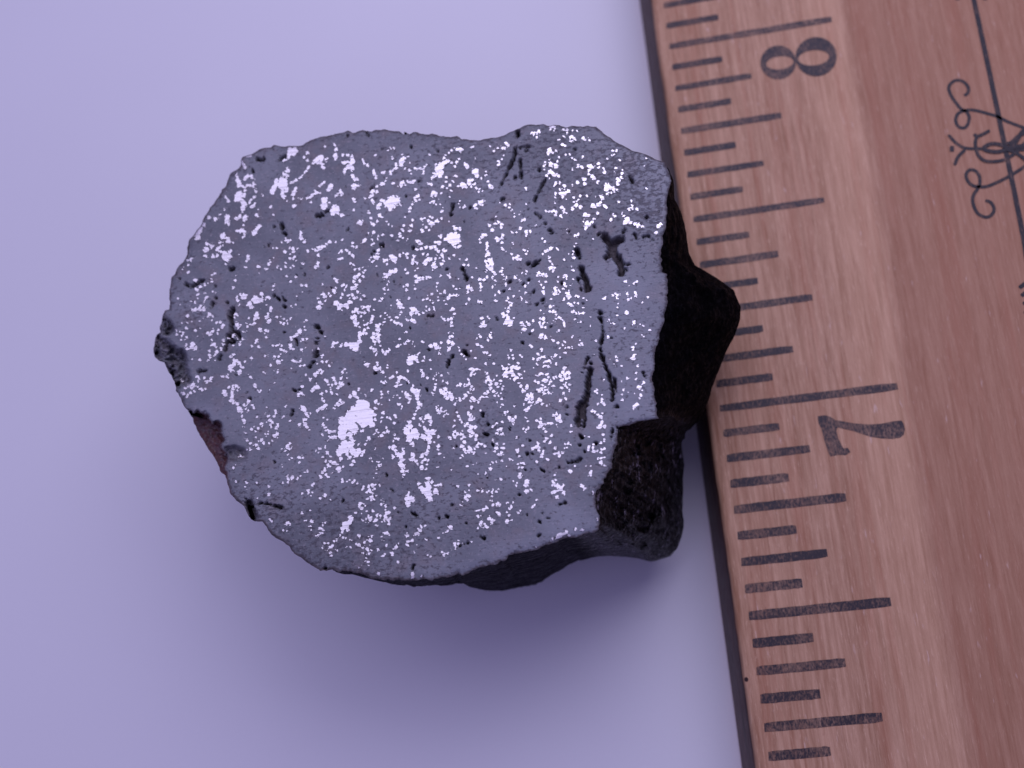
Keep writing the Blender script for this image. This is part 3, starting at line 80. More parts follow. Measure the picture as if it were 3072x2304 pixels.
CR = np.array(CAM_R); CP = np.array(CAM_P)
def on_plane(px, py, z):
    """points of the photograph carried onto the horizontal plane at height z"""
    px = np.asarray(px, float); py = np.asarray(py, float)
    d = np.stack([(px - 1536) / FPX, -(py - 1152) / FPX, -np.ones_like(px)], -1) @ CR.T
    t = (np.asarray(z, float) - CP[2]) / d[..., 2]
    return CP + d * t[..., None]

# ------------------------------------------------------------------ small helpers
def new_obj(name, verts, faces, mat=None, parent=None, smooth=False):
    me = bpy.data.meshes.new(name)
    me.from_pydata([tuple(map(float, v)) for v in verts], [], faces)
    me.update()
    if smooth: me.polygons.foreach_set("use_smooth", [True] * len(me.polygons))
    if mat: me.materials.append(mat)
    o = bpy.data.objects.new(name, me); COL.objects.link(o)
    if parent: o.parent = parent
    return o
def empty(name, loc=(0, 0, 0)):
    o = bpy.data.objects.new(name, None); COL.objects.link(o); o.location = loc
    o.empty_display_size = 0.2
    return o

_lat = {}
def vnoise(x, y, seed=0):
    if seed not in _lat: _lat[seed] = np.random.RandomState(seed).rand(256, 256)
    L = _lat[seed]
    xi = np.floor(x).astype(int); yi = np.floor(y).astype(int)
    fx = x - xi; fy = y - yi
    fx = fx * fx * (3 - 2 * fx); fy = fy * fy * (3 - 2 * fy)
    a = L[yi & 255, xi & 255]; b = L[yi & 255, (xi + 1) & 255]
    c = L[(yi + 1) & 255, xi & 255]; d = L[(yi + 1) & 255, (xi + 1) & 255]
    return (a * (1 - fx) + b * fx) * (1 - fy) + (c * (1 - fx) + d * fx) * fy
def fbm(x, y, seed=0, n=3):
    s = 0; a = 1; t = 0
    for i in range(n):
        s = s + a * vnoise(x * 2 ** i, y * 2 ** i, seed + i); t += a; a *= .55
    return s / t
def sstep(a, b, x):
    t = np.clip((x - a) / (b - a), 0, 1); return t * t * (3 - 2 * t)

class NT:
    """tiny node-graph writer"""
    def __init__(self, name):
        self.m = bpy.data.materials.new(name); self.m.use_nodes = True
        self.t = self.m.node_tree; self.n = self.t.nodes; self.b = self.n["Principled BSDF"]
        self.co = self.n.new("ShaderNodeTexCoord").outputs["Object"]
    def link(self, a, b): self.t.links.new(a, b)
    def put(self, sock, v):
        if hasattr(v, "links"): self.link(v, sock)
        elif isinstance(v, (tuple, list)): sock.default_value = tuple(v) + ((1,) if len(v) == 3 and len(sock.default_value) == 4 else ())
        else: sock.default_value = v
    def map(self, scale=(1, 1, 1), rot=(0, 0, 0), loc=(0, 0, 0), vec=None):
        n = self.n.new("ShaderNodeMapping"); self.link(vec or self.co, n.inputs[0])
        n.inputs["Location"].default_value = loc; n.inputs["Rotation"].default_value = rot; n.inputs["Scale"].default_value = scale
        return n.outputs[0]
    def noise(self, vec, scale=1, detail=2, rough=.5, dist=0):
        n = self.n.new("ShaderNodeTexNoise"); self.link(vec, n.inputs["Vector"])
        n.inputs["Scale"].default_value = scale; n.inputs["Detail"].default_value = detail
        n.inputs["Roughness"].default_value = rough; n.inputs["Distortion"].default_value = dist
        return n.outputs[0]
    def voro(self, vec, scale=1, feat='F1'):
        n = self.n.new("ShaderNodeTexVoronoi"); n.feature = feat; self.link(vec, n.inputs["Vector"]); n.inputs["Scale"].default_value = scale
        return n.outputs["Distance"]
    def ramp(self, v, lo, hi, a=0.0, b=1.0):
        n = self.n.new("ShaderNodeMapRange"); self.link(v, n.inputs[0]); n.inputs[1].default_value = lo; n.inputs[2].default_value = hi
        self.put(n.inputs[3], a); self.put(n.inputs[4], b); return n.outputs[0]
    def mix(self, f, a, b, mode='MIX'):
        n = self.n.new("ShaderNodeMix"); n.data_type = 'RGBA'; n.blend_type = mode
        self.put(n.inputs[0], f); self.put(n.inputs[6], a); self.put(n.inputs[7], b); return n.outputs[2]
    def math(self, op, a, b=0.0):
        n = self.n.new("ShaderNodeMath"); n.operation = op; self.put(n.inputs[0], a); self.put(n.inputs[1], b); return n.outputs[0]
    def attr(self, name):
        n = self.n.new("ShaderNodeAttribute"); n.attribute_name = name; return n.outputs["Fac"]
    def sepx(self):
        n = self.n.new("ShaderNodeSeparateXYZ"); self.link(self.co, n.inputs[0]); return n.outputs
    def bump(self, h, strength=.3, dist=.01):
        n = self.n.new("ShaderNodeBump"); n.inputs["Strength"].default_value = strength; n.inputs["Distance"].default_value = dist
        self.link(h, n.inputs["Height"]); self.link(n.outputs[0], self.b.inputs["Normal"])
    def set(self, **k):
        for a, v in k.items(): self.put(self.b.inputs[a.replace("_", " ")], v)
        return self.m

# ------------------------------------------------------------------ materials
def wood_color(g):
    x, y, z = g.sepx()
    fib = g.noise(g.map((34, 2.0, 8)), 1.0, 5, .66, .3)
    fine = g.noise(g.map((105, 11, 40)), 1.0, 3, .65)
    streak = g.noise(g.map((9, .32, 4), loc=(3, 0, 0)), 1.0, 3, .55, .6)
    c = g.mix(g.ramp(fib, .30, .70), (.36, .182, .094), (.64, .392, .235))
    c = g.mix(g.ramp(streak, .50, .74, 0, .55), c, (.40, .145, .072))
    c = g.mix(g.ramp(fine, .58, .80, 0, .60), c, (.95, .66, .43))
    c = g.mix(g.ramp(fine, .40, .25, 0, .5), c, (.30, .13, .08))
    wob = g.math('ADD', x, g.math('MULTIPLY', g.math('SUBTRACT', g.noise(g.map((1.5, .25, 1)), 1, 2), .5), .25))
    wob = g.math('ADD', wob, g.math('MULTIPLY', y, -.022))
    # paler sapwood strip in the middle of the scale side, redder heartwood beyond it
    strip = g.math('MULTIPLY', g.ramp(wob, .78, 1.0), g.ramp(wob, 1.22, 1.15))
    c = g.mix(g.math('MULTIPLY', strip, .22), c, (.84, .51, .29))
    c = g.mix(g.math('MULTIPLY', g.ramp(wob, 1.16, 1.26), .50), c, (.37, .170, .092))
    fl = g.noise(g.map((48, 8, 10), loc=(7, 3, 0)), 1, 2, .5)
    c = g.mix(g.ramp(fl, .70, .80, 0, .35), c, (.92, .72, .60))
    return c, fine, fib
def make_wood():
    g = NT("cherry_wood"); c, fine, fib = wood_color(g)
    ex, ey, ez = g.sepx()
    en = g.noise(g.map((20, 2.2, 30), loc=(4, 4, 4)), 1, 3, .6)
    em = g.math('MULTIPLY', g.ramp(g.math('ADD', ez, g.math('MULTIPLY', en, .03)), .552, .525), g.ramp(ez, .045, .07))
    c = g.mix(em, c, g.mix(g.ramp(en, .35, .7), (.040, .018, .015), (.085, .036, .027)))  # shade put into the wood colour: sides darkened, lowest edge left paler
    dots = g.voro(g.map((1.3, 1.3, 1.3), loc=(.3, .2, 0)), 1.0)
    c = g.mix(g.ramp(dots, .022, .014), c, (.04, .02, .02))
    g.bump(g.math('ADD', fine, g.math('MULTIPLY', fib, .6)), .35, .012)
    return g.set(Base_Color=c, Roughness=g.ramp(fine, .3, .7, .6, .45), Specular_IOR_Level=.22)
def make_ink():
    g = NT("printing_ink"); c, fine, fib = wood_color(g)
    wear = g.noise(g.map((80, 34, 20), loc=(1, 5, 0)), 1, 4, .75)
    blot = g.noise(g.map((5, 5, 5)), 1, 2, .5)
    w = g.math('ADD', wear, g.math('MULTIPLY', g.math('SUBTRACT', blot, .5), .45))
    col = g.mix(g.ramp(w, .44, .80, 0, .72), (.030, .023, .026), c)
    g.bump(fine, .3, .01)
    return g.set(Base_Color=col, Roughness=.5, Specular_IOR_Level=.35)
def make_ink_solid():
    g = NT("decoration_ink"); c, fine, fib = wood_color(g)
    wear = g.noise(g.map((60, 14, 20), loc=(1, 5, 0)), 1, 4, .7)
    col = g.mix(g.ramp(wear, .52, .85, 0, .6), (.012, .008, .012), c)
    return g.set(Base_Color=col, Roughness=.5, Specular_IOR_Level=.35)
def make_table():
    g = NT("white_card")
    n = g.noise(g.map((.35, .35, .35)), 1, 2)
    f = g.noise(g.map((60, 60, 60)), 1, 3, .6)
    c = g.mix(g.ramp(n, .3, .7), (.80, .80, .80), (.83, .83, .83))
    c = g.mix(g.ramp(f, .3, .7, 0, .12), c, (.70, .70, .71))
    g.bump(f, .08, .004)
    return g.set(Base_Color=c, Roughness=.55, Specular_IOR_Level=.3)
ROT = (0, 0, math.radians(6))
def make_face():
    g = NT("cut_stone")
    pit = g.attr("pit"); speck = g.attr("speck"); rust = g.attr("rust"); pale = g.attr("pale")
    big = g.noise(g.map((2.2, 2.2, 2.2)), 1, 3, .55, .4)
    med = g.noise(g.map((9, 9, 9)), 1, 4, .6)
    fine = g.noise(g.map((48, 60, 50), rot=ROT), 1, 3, .65)
    c = g.mix(g.ramp(big, .38, .62), (.128, .138, .152), (.205, .218, .234))
    c = g.mix(g.ramp(med, .50, .68, 0, .55), c, (.185, .155, .155))
    c = g.mix(g.ramp(fine, .54, .70, 0, .45), c, (.40, .36, .37))
    c = g.mix(g.math('MULTIPLY', pale, .45), c, (.27, .29, .33))
    dk = g.noise(g.map((30, 46, 40), rot=ROT, loc=(5, 1, 2)), 1, 4, .72)
    thr = g.math('ADD', g.math('ADD', dk, g.math('MULTIPLY', g.math('SUBTRACT', big, .5), .12)), g.math('MULTIPLY', speck, .125))
    c = g.mix(g.ramp(thr, .575, .68, 0, .85), c, (.065, .06, .07))
    h2 = g.noise(g.map((40, 40, 40), loc=(9, 9, 9)), 1, 4, .7)
    dark = g.mix(g.ramp(h2, .35, .72), (.028, .023, .026), (.150, .125, .125))
    c = g.mix(pit, c, dark)
    rc = g.mix(g.ramp(h2, .3, .7), (.055, .020, .022), (.145, .050, .044))
    c = g.mix(rust, c, rc)
    rough = g.math('ADD', g.ramp(fine, .3, .7, .30, .48), g.math('MULTIPLY', pit, .3))
    scr = g.noise(g.map((1.2, 110, 4), rot=ROT), 1, 3, .7)
    hh = g.math('ADD', g.math('MULTIPLY', scr, .5), g.math('MULTIPLY', g.math('MULTIPLY', h2, pit), 4))
    hh = g.math('SUBTRACT', hh, g.ramp(thr, .6, .7, 0, .8))
    g.bump(hh, .30, .008)
    return g.set(Base_Color=c, Roughness=rough, Specular_IOR_Level=.45)
def make_metal():
    g = NT("nickel_iron")
    scr = g.noise(g.map((1.3, 70, 3), rot=ROT), 1, 5, .8)
    n2 = g.noise(g.map((35, 35, 35)), 1, 3, .6)
    c = g.mix(g.ramp(scr, .54, .68, 0, .75), (.95, .92, .88), (.38, .36, .36))
    c = g.mix(g.ramp(n2, .64, .74, 0, .5), c, (.35, .33, .36))
    g.bump(scr, .35, .004)
    return g.set(Base_Color=c, Metallic=.85, Roughness=g.ramp(scr, .3, .7, .36, .5), Specular_IOR_Level=.5)
def make_crust():
    g = NT("dark_crust")
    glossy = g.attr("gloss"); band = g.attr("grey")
    a = g.noise(g.map((14, 14, 14)), 1, 5, .68)
    b = g.noise(g.map((50, 22, 30), loc=(3, 1, 7)), 1, 4, .7)
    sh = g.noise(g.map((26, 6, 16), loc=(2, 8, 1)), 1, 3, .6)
    c = g.mix(g.ramp(a, .35, .7), (.0015, .0014, .0019), (.0055, .0042, .0050))
    c = g.mix(g.math('MULTIPLY', g.ramp(b, .58, .76, 0, .5), glossy), c, (.026, .013, .013))
    c = g.mix(g.math('MULTIPLY', g.ramp(g.math('ADD', g.math('MULTIPLY', sh, .5), g.math('MULTIPLY', g.noise(g.map((60, 28, 40), loc=(3, 9, 1)), 1, 3, .7), .5)), .575, .63, 0, .8), glossy), c, (.30, .27, .32))  # glints painted as pale colour on the glossy patch
    lay = g.noise(g.map((7, 30, 40), rot=(0, 0, math.radians(-24)), loc=(1, 1, 1)), 1, 4, .65)
    c = g.mix(g.math('MULTIPLY', band, .92), c, g.mix(g.ramp(lay, .38, .66), (.009, .009, .012), (.062, .060, .074)))
    gr = g.noise(g.map((110, 70, 90), loc=(5, 5, 5)), 1, 3, .7)
    g.bump(g.math('ADD', g.math('ADD', a, g.math('MULTIPLY', b, .7)), g.math('MULTIPLY', gr, .5)), 1.0, .05)
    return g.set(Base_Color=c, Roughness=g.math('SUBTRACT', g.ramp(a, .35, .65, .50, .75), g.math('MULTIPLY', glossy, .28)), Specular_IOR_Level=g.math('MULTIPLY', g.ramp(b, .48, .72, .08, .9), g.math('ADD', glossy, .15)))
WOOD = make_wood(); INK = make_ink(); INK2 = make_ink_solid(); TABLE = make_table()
FACE = make_face(); METAL = make_metal(); CRUST = make_crust()

# ------------------------------------------------------------------ setting
t = new_obj("tabletop", [(-90, -70, 0), (90, -70, 0), (90, 90, 0), (-90, 90, 0)], [(0, 1, 2, 3)], TABLE)
t["kind"] = "structure"

# ------------------------------------------------------------------ the stone
stone = empty("meteorite", (-2.6, -2.4, 0))
stone["label"] = "cut stone with a grey polished face full of bright metal flecks and a black crust"
stone["category"] = "stone specimen"
SO = np.array(stone.location)
CX, CY = 1230.0, 1070.0
NA = 1900
def radial(points, extra=None):
    P = np.array(points, float)
    a = np.arctan2(P[:, 1] - CY, P[:, 0] - CX); r = np.hypot(P[:, 0] - CX, P[:, 1] - CY)
    o = np.argsort(a); a = a[o]; r = r[o]
    aa = np.concatenate([a - 2 * np.pi, a, a + 2 * np.pi])
    return (lambda th: np.interp(th, aa, np.tile(r, 3))), o, aa
TH = np.linspace(-np.pi, np.pi, NA, endpoint=False)
rF, _, _ = radial(OUTLINE)
# exact crossings of each ray with the traced polyline
def ray_radius(points):
    P = np.array(points, float) - (CX, CY)
    Q = np.roll(P, -1, 0)
    out = np.zeros(NA)
    for i, th in enumerate(TH):
        c, s = math.cos(th), math.sin(th)
        den = (Q[:, 0] - P[:, 0]) * s - (Q[:, 1] - P[:, 1]) * c
        with np.errstate(all='ignore'):
            u = -(P[:, 0] * s - P[:, 1] * c) / den
        x = P[:, 0] + u * (Q[:, 0] - P[:, 0]); y = P[:, 1] + u * (Q[:, 1] - P[:, 1])
        rr = x * c + y * s
        ok = (u >= 0) & (u <= 1) & (rr > 0)
        out[i] = rr[ok].max() if ok.any() else 0
    bad = out == 0
    if bad.any(): out[bad] = np.interp(TH[bad], TH[~bad], out[~bad])
    return out
RF = ray_radius(OUTLINE)
jag = (fbm(TH * 38 + 300, TH * 0 + 3, 40, 4) - .5) * np.where((TH > -.55) & (TH < 2.0), 16, 8)
RF = RF + jag

# rasters over the face, 2 px of the photograph per cell
STEP = 1.6
X0, Y0, X1, Y1 = 440, 350, 2120, 1780
gx = np.arange(X0, X1, STEP); gy = np.arange(Y0, Y1, STEP)
GX, GY = np.meshgrid(gx, gy)
def stroke_field(fields):
    out = np.full(GX.shape, -99.0)
    for ox, oy, sc, txt in fields:
        for item in txt.split(";"):
            v = [float(q) for q in item.split()]
            if len(v) < 3: continue
            r = v[0] * 10 / sc
            pts = [(ox + v[i] * 10 / sc, oy + v[i + 1] * 10 / sc) for i in range(1, len(v) - 1, 2)]
            if len(pts) == 1: pts = pts * 2
            for (ax, ay), (bx, by) in zip(pts[:-1], pts[1:]):
                m = r + 8
                i0 = max(0, int((min(ax, bx) - m - X0) / STEP)); i1 = min(len(gx), int((max(ax, bx) + m - X0) / STEP) + 2)
                j0 = max(0, int((min(ay, by) - m - Y0) / STEP)); j1 = min(len(gy), int((max(ay, by) + m - Y0) / STEP) + 2)
                if i1 <= i0 or j1 <= j0: continue
                x = GX[j0:j1, i0:i1]; y = GY[j0:j1, i0:i1]
                dx, dy = bx - ax, by - ay; L = dx * dx + dy * dy
                u = np.clip(((x - ax) * dx + (y - ay) * dy) / L, 0, 1) if L > 0 else 0
                d = np.hypot(x - ax - u * dx, y - ay - u * dy)
                out[j0:j1, i0:i1] = np.maximum(out[j0:j1, i0:i1], r - d)
    return out
GRF = stroke_field(list(GRAINS.values()))
PTF = stroke_field([(GRAINS[k][0], GRAINS[k][1], GRAINS[k][2], v) for k, v in PITS.items()])
n1 = fbm(GX / 7.0 + 11, GY / 5.6 + 7, 3, 2) - .5
n2 = vnoise(GX / 3.4, GY / 2.6, 8) - .5
G = GRF + n1 * 8.6 + n2 * 5.6 - .25
hole = vnoise(GX / 5.5 + 90, GY / 3.6 + 31, 14)
G = np.where(G > 0, np.minimum(G, 14 * (.93 - hole)), G)
G = np.where(GRF < -4.5, -5, G)
# loose dust of tiny specks between the traced grains
dust = vnoise(GX / 4.0 + 50, GY / 3.5 + 20, 21)
dmask = fbm(GX / 45., GY / 45., 25, 2)
G = np.maximum(G, (dust - .982) * 40 * (dmask > .46) - .15)
# only inside the outline
ang = np.arctan2(GY - CY, GX - CX); rad = np.hypot(GX - CX, GY - CY)
RFg = np.interp(ang, np.concatenate([TH, TH[:1] + 2 * np.pi]), np.concatenate([RF, RF[:1]]))
edge = RFg - rad                                   # px to the rim along the ray
G = np.minimum(G, edge - 5)
G[0, :] = G[-1, :] = -5; G[:, 0] = G[:, -1] = -5
Pt = PTF + n1 * 7.0 + n2 * 4.5 + .5 - 9 * np.clip(fbm(GX / 17, GY / 17, 19, 2) - .42, -.1, 1)
Pt = np.where(G > 1.2, np.minimum(Pt, -1), Pt)
G = np.where((Pt > -.5) & (G <= 1.2), -3, G)
pit = sstep(-1.8, 5.4, Pt)
depth = .075 * sstep(-1.0, 5.5, Pt)
def blob(x0, y0, x1, y1, r, soft):
    dx, dy = x1 - x0, y1 - y0; L = dx * dx + dy * dy + 1e-9
    u = np.clip(((GX - x0) * dx + (GY - y0) * dy) / L, 0, 1)
    d = np.hypot(GX - x0 - u * dx, GY - y0 - u * dy) + (fbm(GX / 22, GY / 22, 30, 3) - .5) * r * .7
    return sstep(r + soft, r - soft, d)
# broken corner on the left: the saw missed it
chipL = np.maximum.reduce([blob(470, 960, 496, 985, 24, 6), blob(465, 1030, 525, 1085, 34, 8), blob(500, 1080, 545, 1130, 26, 9)])
chip = chipL * (.04 + .16 * (fbm(GX / 14, GY / 14, 33, 4) - .2))
chipR = np.maximum.reduce([blob(580, 1285, 620, 1310, 50, 6), blob(610, 1330, 640, 1370, 42, 6), blob(640, 1390, 664, 1430, 24, 4), blob(668, 1440, 680, 1490, 15, 4)])
chip = chip + chipR * (.16 + .03 * (fbm(GX / 12, GY / 12, 35, 3) - .5))
corner = np.maximum(blob(690, 1360, 715, 1365, 18, 12) * .6, blob(748, 1510, 760, 1555, 9, 6))
chip = chip + corner * (.05 + .06 * fbm(GX / 9, GY / 9, 37, 2))
depth += .012 * np.exp(-np.clip(edge, 0, 999) / 8.0)
mott = fbm(GX / 7, GY / 6, 36, 3)
pit = np.maximum.reduce([pit, chipL * sstep(.40, .70, mott) * .60 + chipL * .08, corner * .8, .9 * sstep(9, 1, edge + (mott - .5) * 14 - 3 * ((GY > 1250) & (GX < 1250)))])
rust = chipR * (.78 + .22 * sstep(.4, .55, mott))
pit = np.maximum(pit, chipR * .0 + blob(600, 1262, 640, 1268, 8, 8) * .3 + blob(682, 1350, 696, 1375, 14, 9) * .5)
speck = np.zeros_like(GX)
for (x, y, r, s) in [(1660, 450, 150, .85), (1850, 530, 170, .95), (1950, 640, 110, 1), (1740, 620, 130, .45), (1370, 440, 140, .55), (1500, 480, 130, .55), (1150, 420, 90, .4),
                     (800, 1580, 150, .9), (1000, 1620, 170, .9), (900, 1700, 150, 1.0), (1180, 1660, 130, .7), (1250, 1560, 130, .6), (1400, 1520, 120, .5), (1330, 1680, 90, .5), (1100, 1740, 120, .9),
                     (1900, 1000, 90, .4), (1640, 1400, 100, .3), (760, 1470, 90, .6), (1460, 1290, 60, .7), (560, 950, 60, .6), (1280, 1400, 100, .35), (1900, 780, 90, .2)]:
    speck = np.maximum(speck, s * np.exp(-((GX - x) ** 2 + (GY - y) ** 2) / (r * r)))
speck = np.maximum(speck, .95 * np.exp(-np.clip(edge, 0, 999) / 18.0))
pale = np.maximum.reduce([np.exp(-((GX - x) ** 2 / (rx * rx) + (GY - y) ** 2 / (ry * ry))) for x, y, rx, ry in
                          [(1560, 1660, 170, 60), (1720, 1580, 110, 70), (1450, 1700, 150, 30), (1880, 900, 110, 120), (1900, 1180, 90, 120), (610, 1230, 60, 30)]])
def samp(R, x, y):
    fx = np.clip((x - X0) / STEP, 0, len(gx) - 1.001); fy = np.clip((y - Y0) / STEP, 0, len(gy) - 1.001)
    i = fx.astype(int); j = fy.astype(int); fx = fx - i; fy = fy - j
    return (R[j, i] * (1 - fx) + R[j, i + 1] * fx) * (1 - fy) + (R[j + 1, i] * (1 - fx) + R[j + 1, i + 1] * fx) * fy

# polished face: rings of one continuous sheet
NR = 250
rho = (np.arange(1, NR + 1) / NR)
PX = CX + np.outer(rho, RF * np.cos(TH)); PY = CY + np.outer(rho, RF * np.sin(TH))
W = on_plane(PX, PY, FACE_Z - samp(chip, PX, PY))
W[..., 2] -= samp(depth, PX, PY)
verts = W.reshape(-1, 3); idx = np.arange(NR * NA).reshape(NR, NA)
a = idx[:-1]; b = np.roll(idx, -1, 1)[:-1]; c = np.roll(idx, -1, 1)[1:]; d = idx[1:]
quads = np.stack([a, d, c, b], -1).reshape(-1, 4)
cpt = on_plane(np.array([CX]), np.array([CY]), FACE_Z)
verts = np.concatenate([verts, cpt]) - SO
nq = len(quads); nv = len(verts)
tris = np.stack([np.full(NA, nv - 1), idx[0], np.roll(idx[0], -1)], -1)
def mesh_np(name, verts, quads, tris, mat, parent, smooth=True):
    me = bpy.data.meshes.new(name)
    me.vertices.add(len(verts)); me.vertices.foreach_set("co", np.asarray(verts, np.float32).ravel())
    nq, nt = len(quads), len(tris)
    me.loops.add(nq * 4 + nt * 3)
    me.loops.foreach_set("vertex_index", np.concatenate([np.asarray(quads).ravel(), np.asarray(tris).ravel()]).astype(np.int32))
    me.polygons.add(nq + nt)
    st = np.concatenate([np.arange(nq) * 4, nq * 4 + np.arange(nt) * 3]).astype(np.int32)
    me.polygons.foreach_set("loop_start", st)
    me.update(calc_edges=True); me.validate()
    if smooth: me.polygons.foreach_set("use_smooth", np.ones(len(me.polygons), bool))
    me.materials.append(mat)
    o = bpy.data.objects.new(name, me); COL.objects.link(o); o.parent = parent
    return o
def set_attr(o, name, vals):
    at = o.data.attributes.new(name, 'FLOAT', 'POINT'); at.data.foreach_set("value", np.asarray(vals, np.float32))
tris = tris[:, [0, 2, 1]]
# image y grows downward, so this winding faces up
face = mesh_np("polished_face", verts, quads[:, ::1], tris, FACE, stone)
nm = face.data.polygons[NA * 5].normal
if nm.z < 0: face.data.flip_normals()
for nme, R in (("pit", pit), ("speck", speck), ("rust", rust), ("pale", pale)):
    set_attr(face, nme, np.append(samp(R, PX, PY).ravel(), 0.0))

# crust: from the rim of the face out to the silhouette and down to the table
SIL = [(2000, 505, 1.50), (2019, 540, 1.45), (2025, 600, 1.35), (2045, 640, 1.28), (2060, 700, 1.22), (2066, 760, 1.18), (2085, 795, 1.12), (2120, 815, 1.12), (2160, 840, 1.12),
       (2200, 870, 1.12), (2222, 920, 1.1), (2220, 960, 1.1), (2205, 1005, 1.05), (2180, 1050, 1.0), (2165, 1090, .98), (2145, 1130, .95), (2134, 1170, .92), (2112, 1230, .80),
       (2080, 1278, .62), (2061, 1300, .55), (2053, 1360, .50), (2049, 1430, .45), (2046, 1530, .42), (2051, 1564, .4), (2048, 1603, .38), (2031, 1646, .36), (2012, 1668, .34),
       (1973, 1680, .32), (1954, 1685, .32), (1915, 1675, .36), (1877, 1668, .45), (1829, 1665, .55), (1771, 1670, .6), (1732, 1677, .6), (1703, 1694, .55), (1665, 1718, .5),
       (1626, 1743, .45), (1549, 1764, .45), (1491, 1771, .5), (1443, 1768, .6), (1409, 1760, .75), (1380, 1745, .95), (1366, 1743, 1.1), (1332, 1742, 1.25), (1298, 1745, 1.3),
       (1262, 1748, 1.3), (1230, 1747, 1.3), (1196, 1745, 1.35), (1163, 1741, 1.4), (1120, 1737, 1.45), (1080, 1728, 1.45), (1040, 1716, 1.45), (1000, 1712, 1.45)]
SA = np.array(SIL)
sa = np.arctan2(SA[:, 1] - CY, SA[:, 0] - CX); sr = np.hypot(SA[:, 0] - CX, SA[:, 1] - CY)
o_ = np.argsort(sa); sa, sr, sz = sa[o_], sr[o_], SA[o_, 2]
inside = (TH >= sa[0]) & (TH <= sa[-1])
RS = np.where(inside, np.interp(TH, sa, sr), RF)
ZS = np.where(inside, np.interp(TH, sa, sz), 1.0)
RS = np.where(inside, np.maximum(RS, RF + 1.5) + (fbm(TH * 40 + 200, TH * 0, 44, 3) - .5) * 4, RS)
rim = W[-1]                                             # world
wS = on_plane(CX + RS * np.cos(TH), CY + RS * np.sin(TH), ZS)
cen = on_plane(np.array([CX]), np.array([CY]), FACE_Z)[0]
# hidden flanks lean in below the face
lean = cen[:2] + (rim[:, :2] - cen[:2]) * .94
wS[:, :2] = np.where(inside[:, None], wS[:, :2], lean)
wt = np.clip(np.minimum((TH - sa[0]), (sa[-1] - TH)) / .12, 0, 1)
base = cen[:2] + (wS[:, :2] - cen[:2]) * .86
RUL_EDGE = -0.26
base[:, 0] = np.minimum(base[:, 0], RUL_EDGE - .05)
rings = [rim]; attr_g = [np.zeros(NA)]
K = 26
ph = (fbm(TH * 9 + 90, TH * 0 + 1, 50, 3) - .5)
for k in range(1, K + 1):
    u = k / K
    p = np.empty((NA, 3))
    p[:, :2] = rim[:, :2] + (wS[:, :2] - rim[:, :2]) * u ** .85 if True else 0
    hz = rim[:, 2] + (ZS - rim[:, 2]) * (u ** 1.15)
    p[:, 2] = hz
    amp = np.sin(np.pi * min(u, 1)) if k < K else 0
    nz = (fbm(TH * 26 + 40, np.full(NA, u * 6.0), 52, 4) - .5)
    nb = (fbm(TH * 7 + 40, np.full(NA, u * 2.2), 57, 2) - .5)
    span = np.linalg.norm(wS - rim, axis=1)
    ng = np.abs(fbm(TH * 34 + 10, np.full(NA, u * 9.0), 81, 3) - .5) * 2
    gl = sstep(.20, .27, TH) * sstep(.86, .78, TH)
    p[:, 2] += amp * np.minimum(span, .6) * (nz * .26 + nb * .40 - ng * .28 * gl) * inside
    rings.append(p)
M = 12
for k in range(1, M + 1):
    u = k / M
    p = np.empty((NA, 3))
    uu = u ** 1.6
    p[:, :2] = wS[:, :2] + (base - wS[:, :2]) * uu
    nz = (fbm(TH * 20 + 140, np.full(NA, u * 4.0), 62, 3) - .5) * .07 * math.sin(math.pi * u)
    dirn = wS[:, :2] - cen[:2]; dirn = dirn / np.linalg.norm(dirn, axis=1)[:, None]
    p[:, :2] += dirn * nz[:, None]
    p[:, 2] = ZS * (1 - u) ** .9 if k < M else 0.0
    # keep clear of the ruler below its top
    low = p[:, 2] < RULER_TOP + .04
    p[low, 0] = np.minimum(p[low, 0], RUL_EDGE)
    rings.append(p)
# the flank above ruler height may hang over it, the rest stays clear
R3 = np.array(rings)
lowm = R3[..., 2] < RULER_TOP + .03
R3[..., 0] = np.where(lowm, np.minimum(R3[..., 0], RUL_EDGE), R3[..., 0])
cv = R3.reshape(-1, 3); n_r = len(rings)
ix = np.arange(n_r * NA).reshape(n_r, NA)
a = ix[:-1]; b = np.roll(ix, -1, 1)[:-1]; c = np.roll(ix, -1, 1)[1:]; d = ix[1:]
cq = np.stack([a, d, c, b], -1).reshape(-1, 4)
cv = np.concatenate([cv, [[cen[0], cen[1], 0.0]]])
ct = np.stack([np.full(NA, len(cv) - 1), np.roll(ix[-1], -1), ix[-1]], -1)
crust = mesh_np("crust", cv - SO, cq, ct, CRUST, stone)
bm_ = crust.data
if bm_.polygons[NA * (K + 3) + NA // 2].normal.dot(Vector((1, 0, 0))) < 0: bm_.flip_normals()
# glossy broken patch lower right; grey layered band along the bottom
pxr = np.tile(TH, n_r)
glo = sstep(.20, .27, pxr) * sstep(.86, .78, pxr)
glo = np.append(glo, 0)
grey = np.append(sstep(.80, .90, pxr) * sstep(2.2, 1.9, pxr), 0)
set_attr(crust, "gloss", glo); set_attr(crust, "grey", grey)

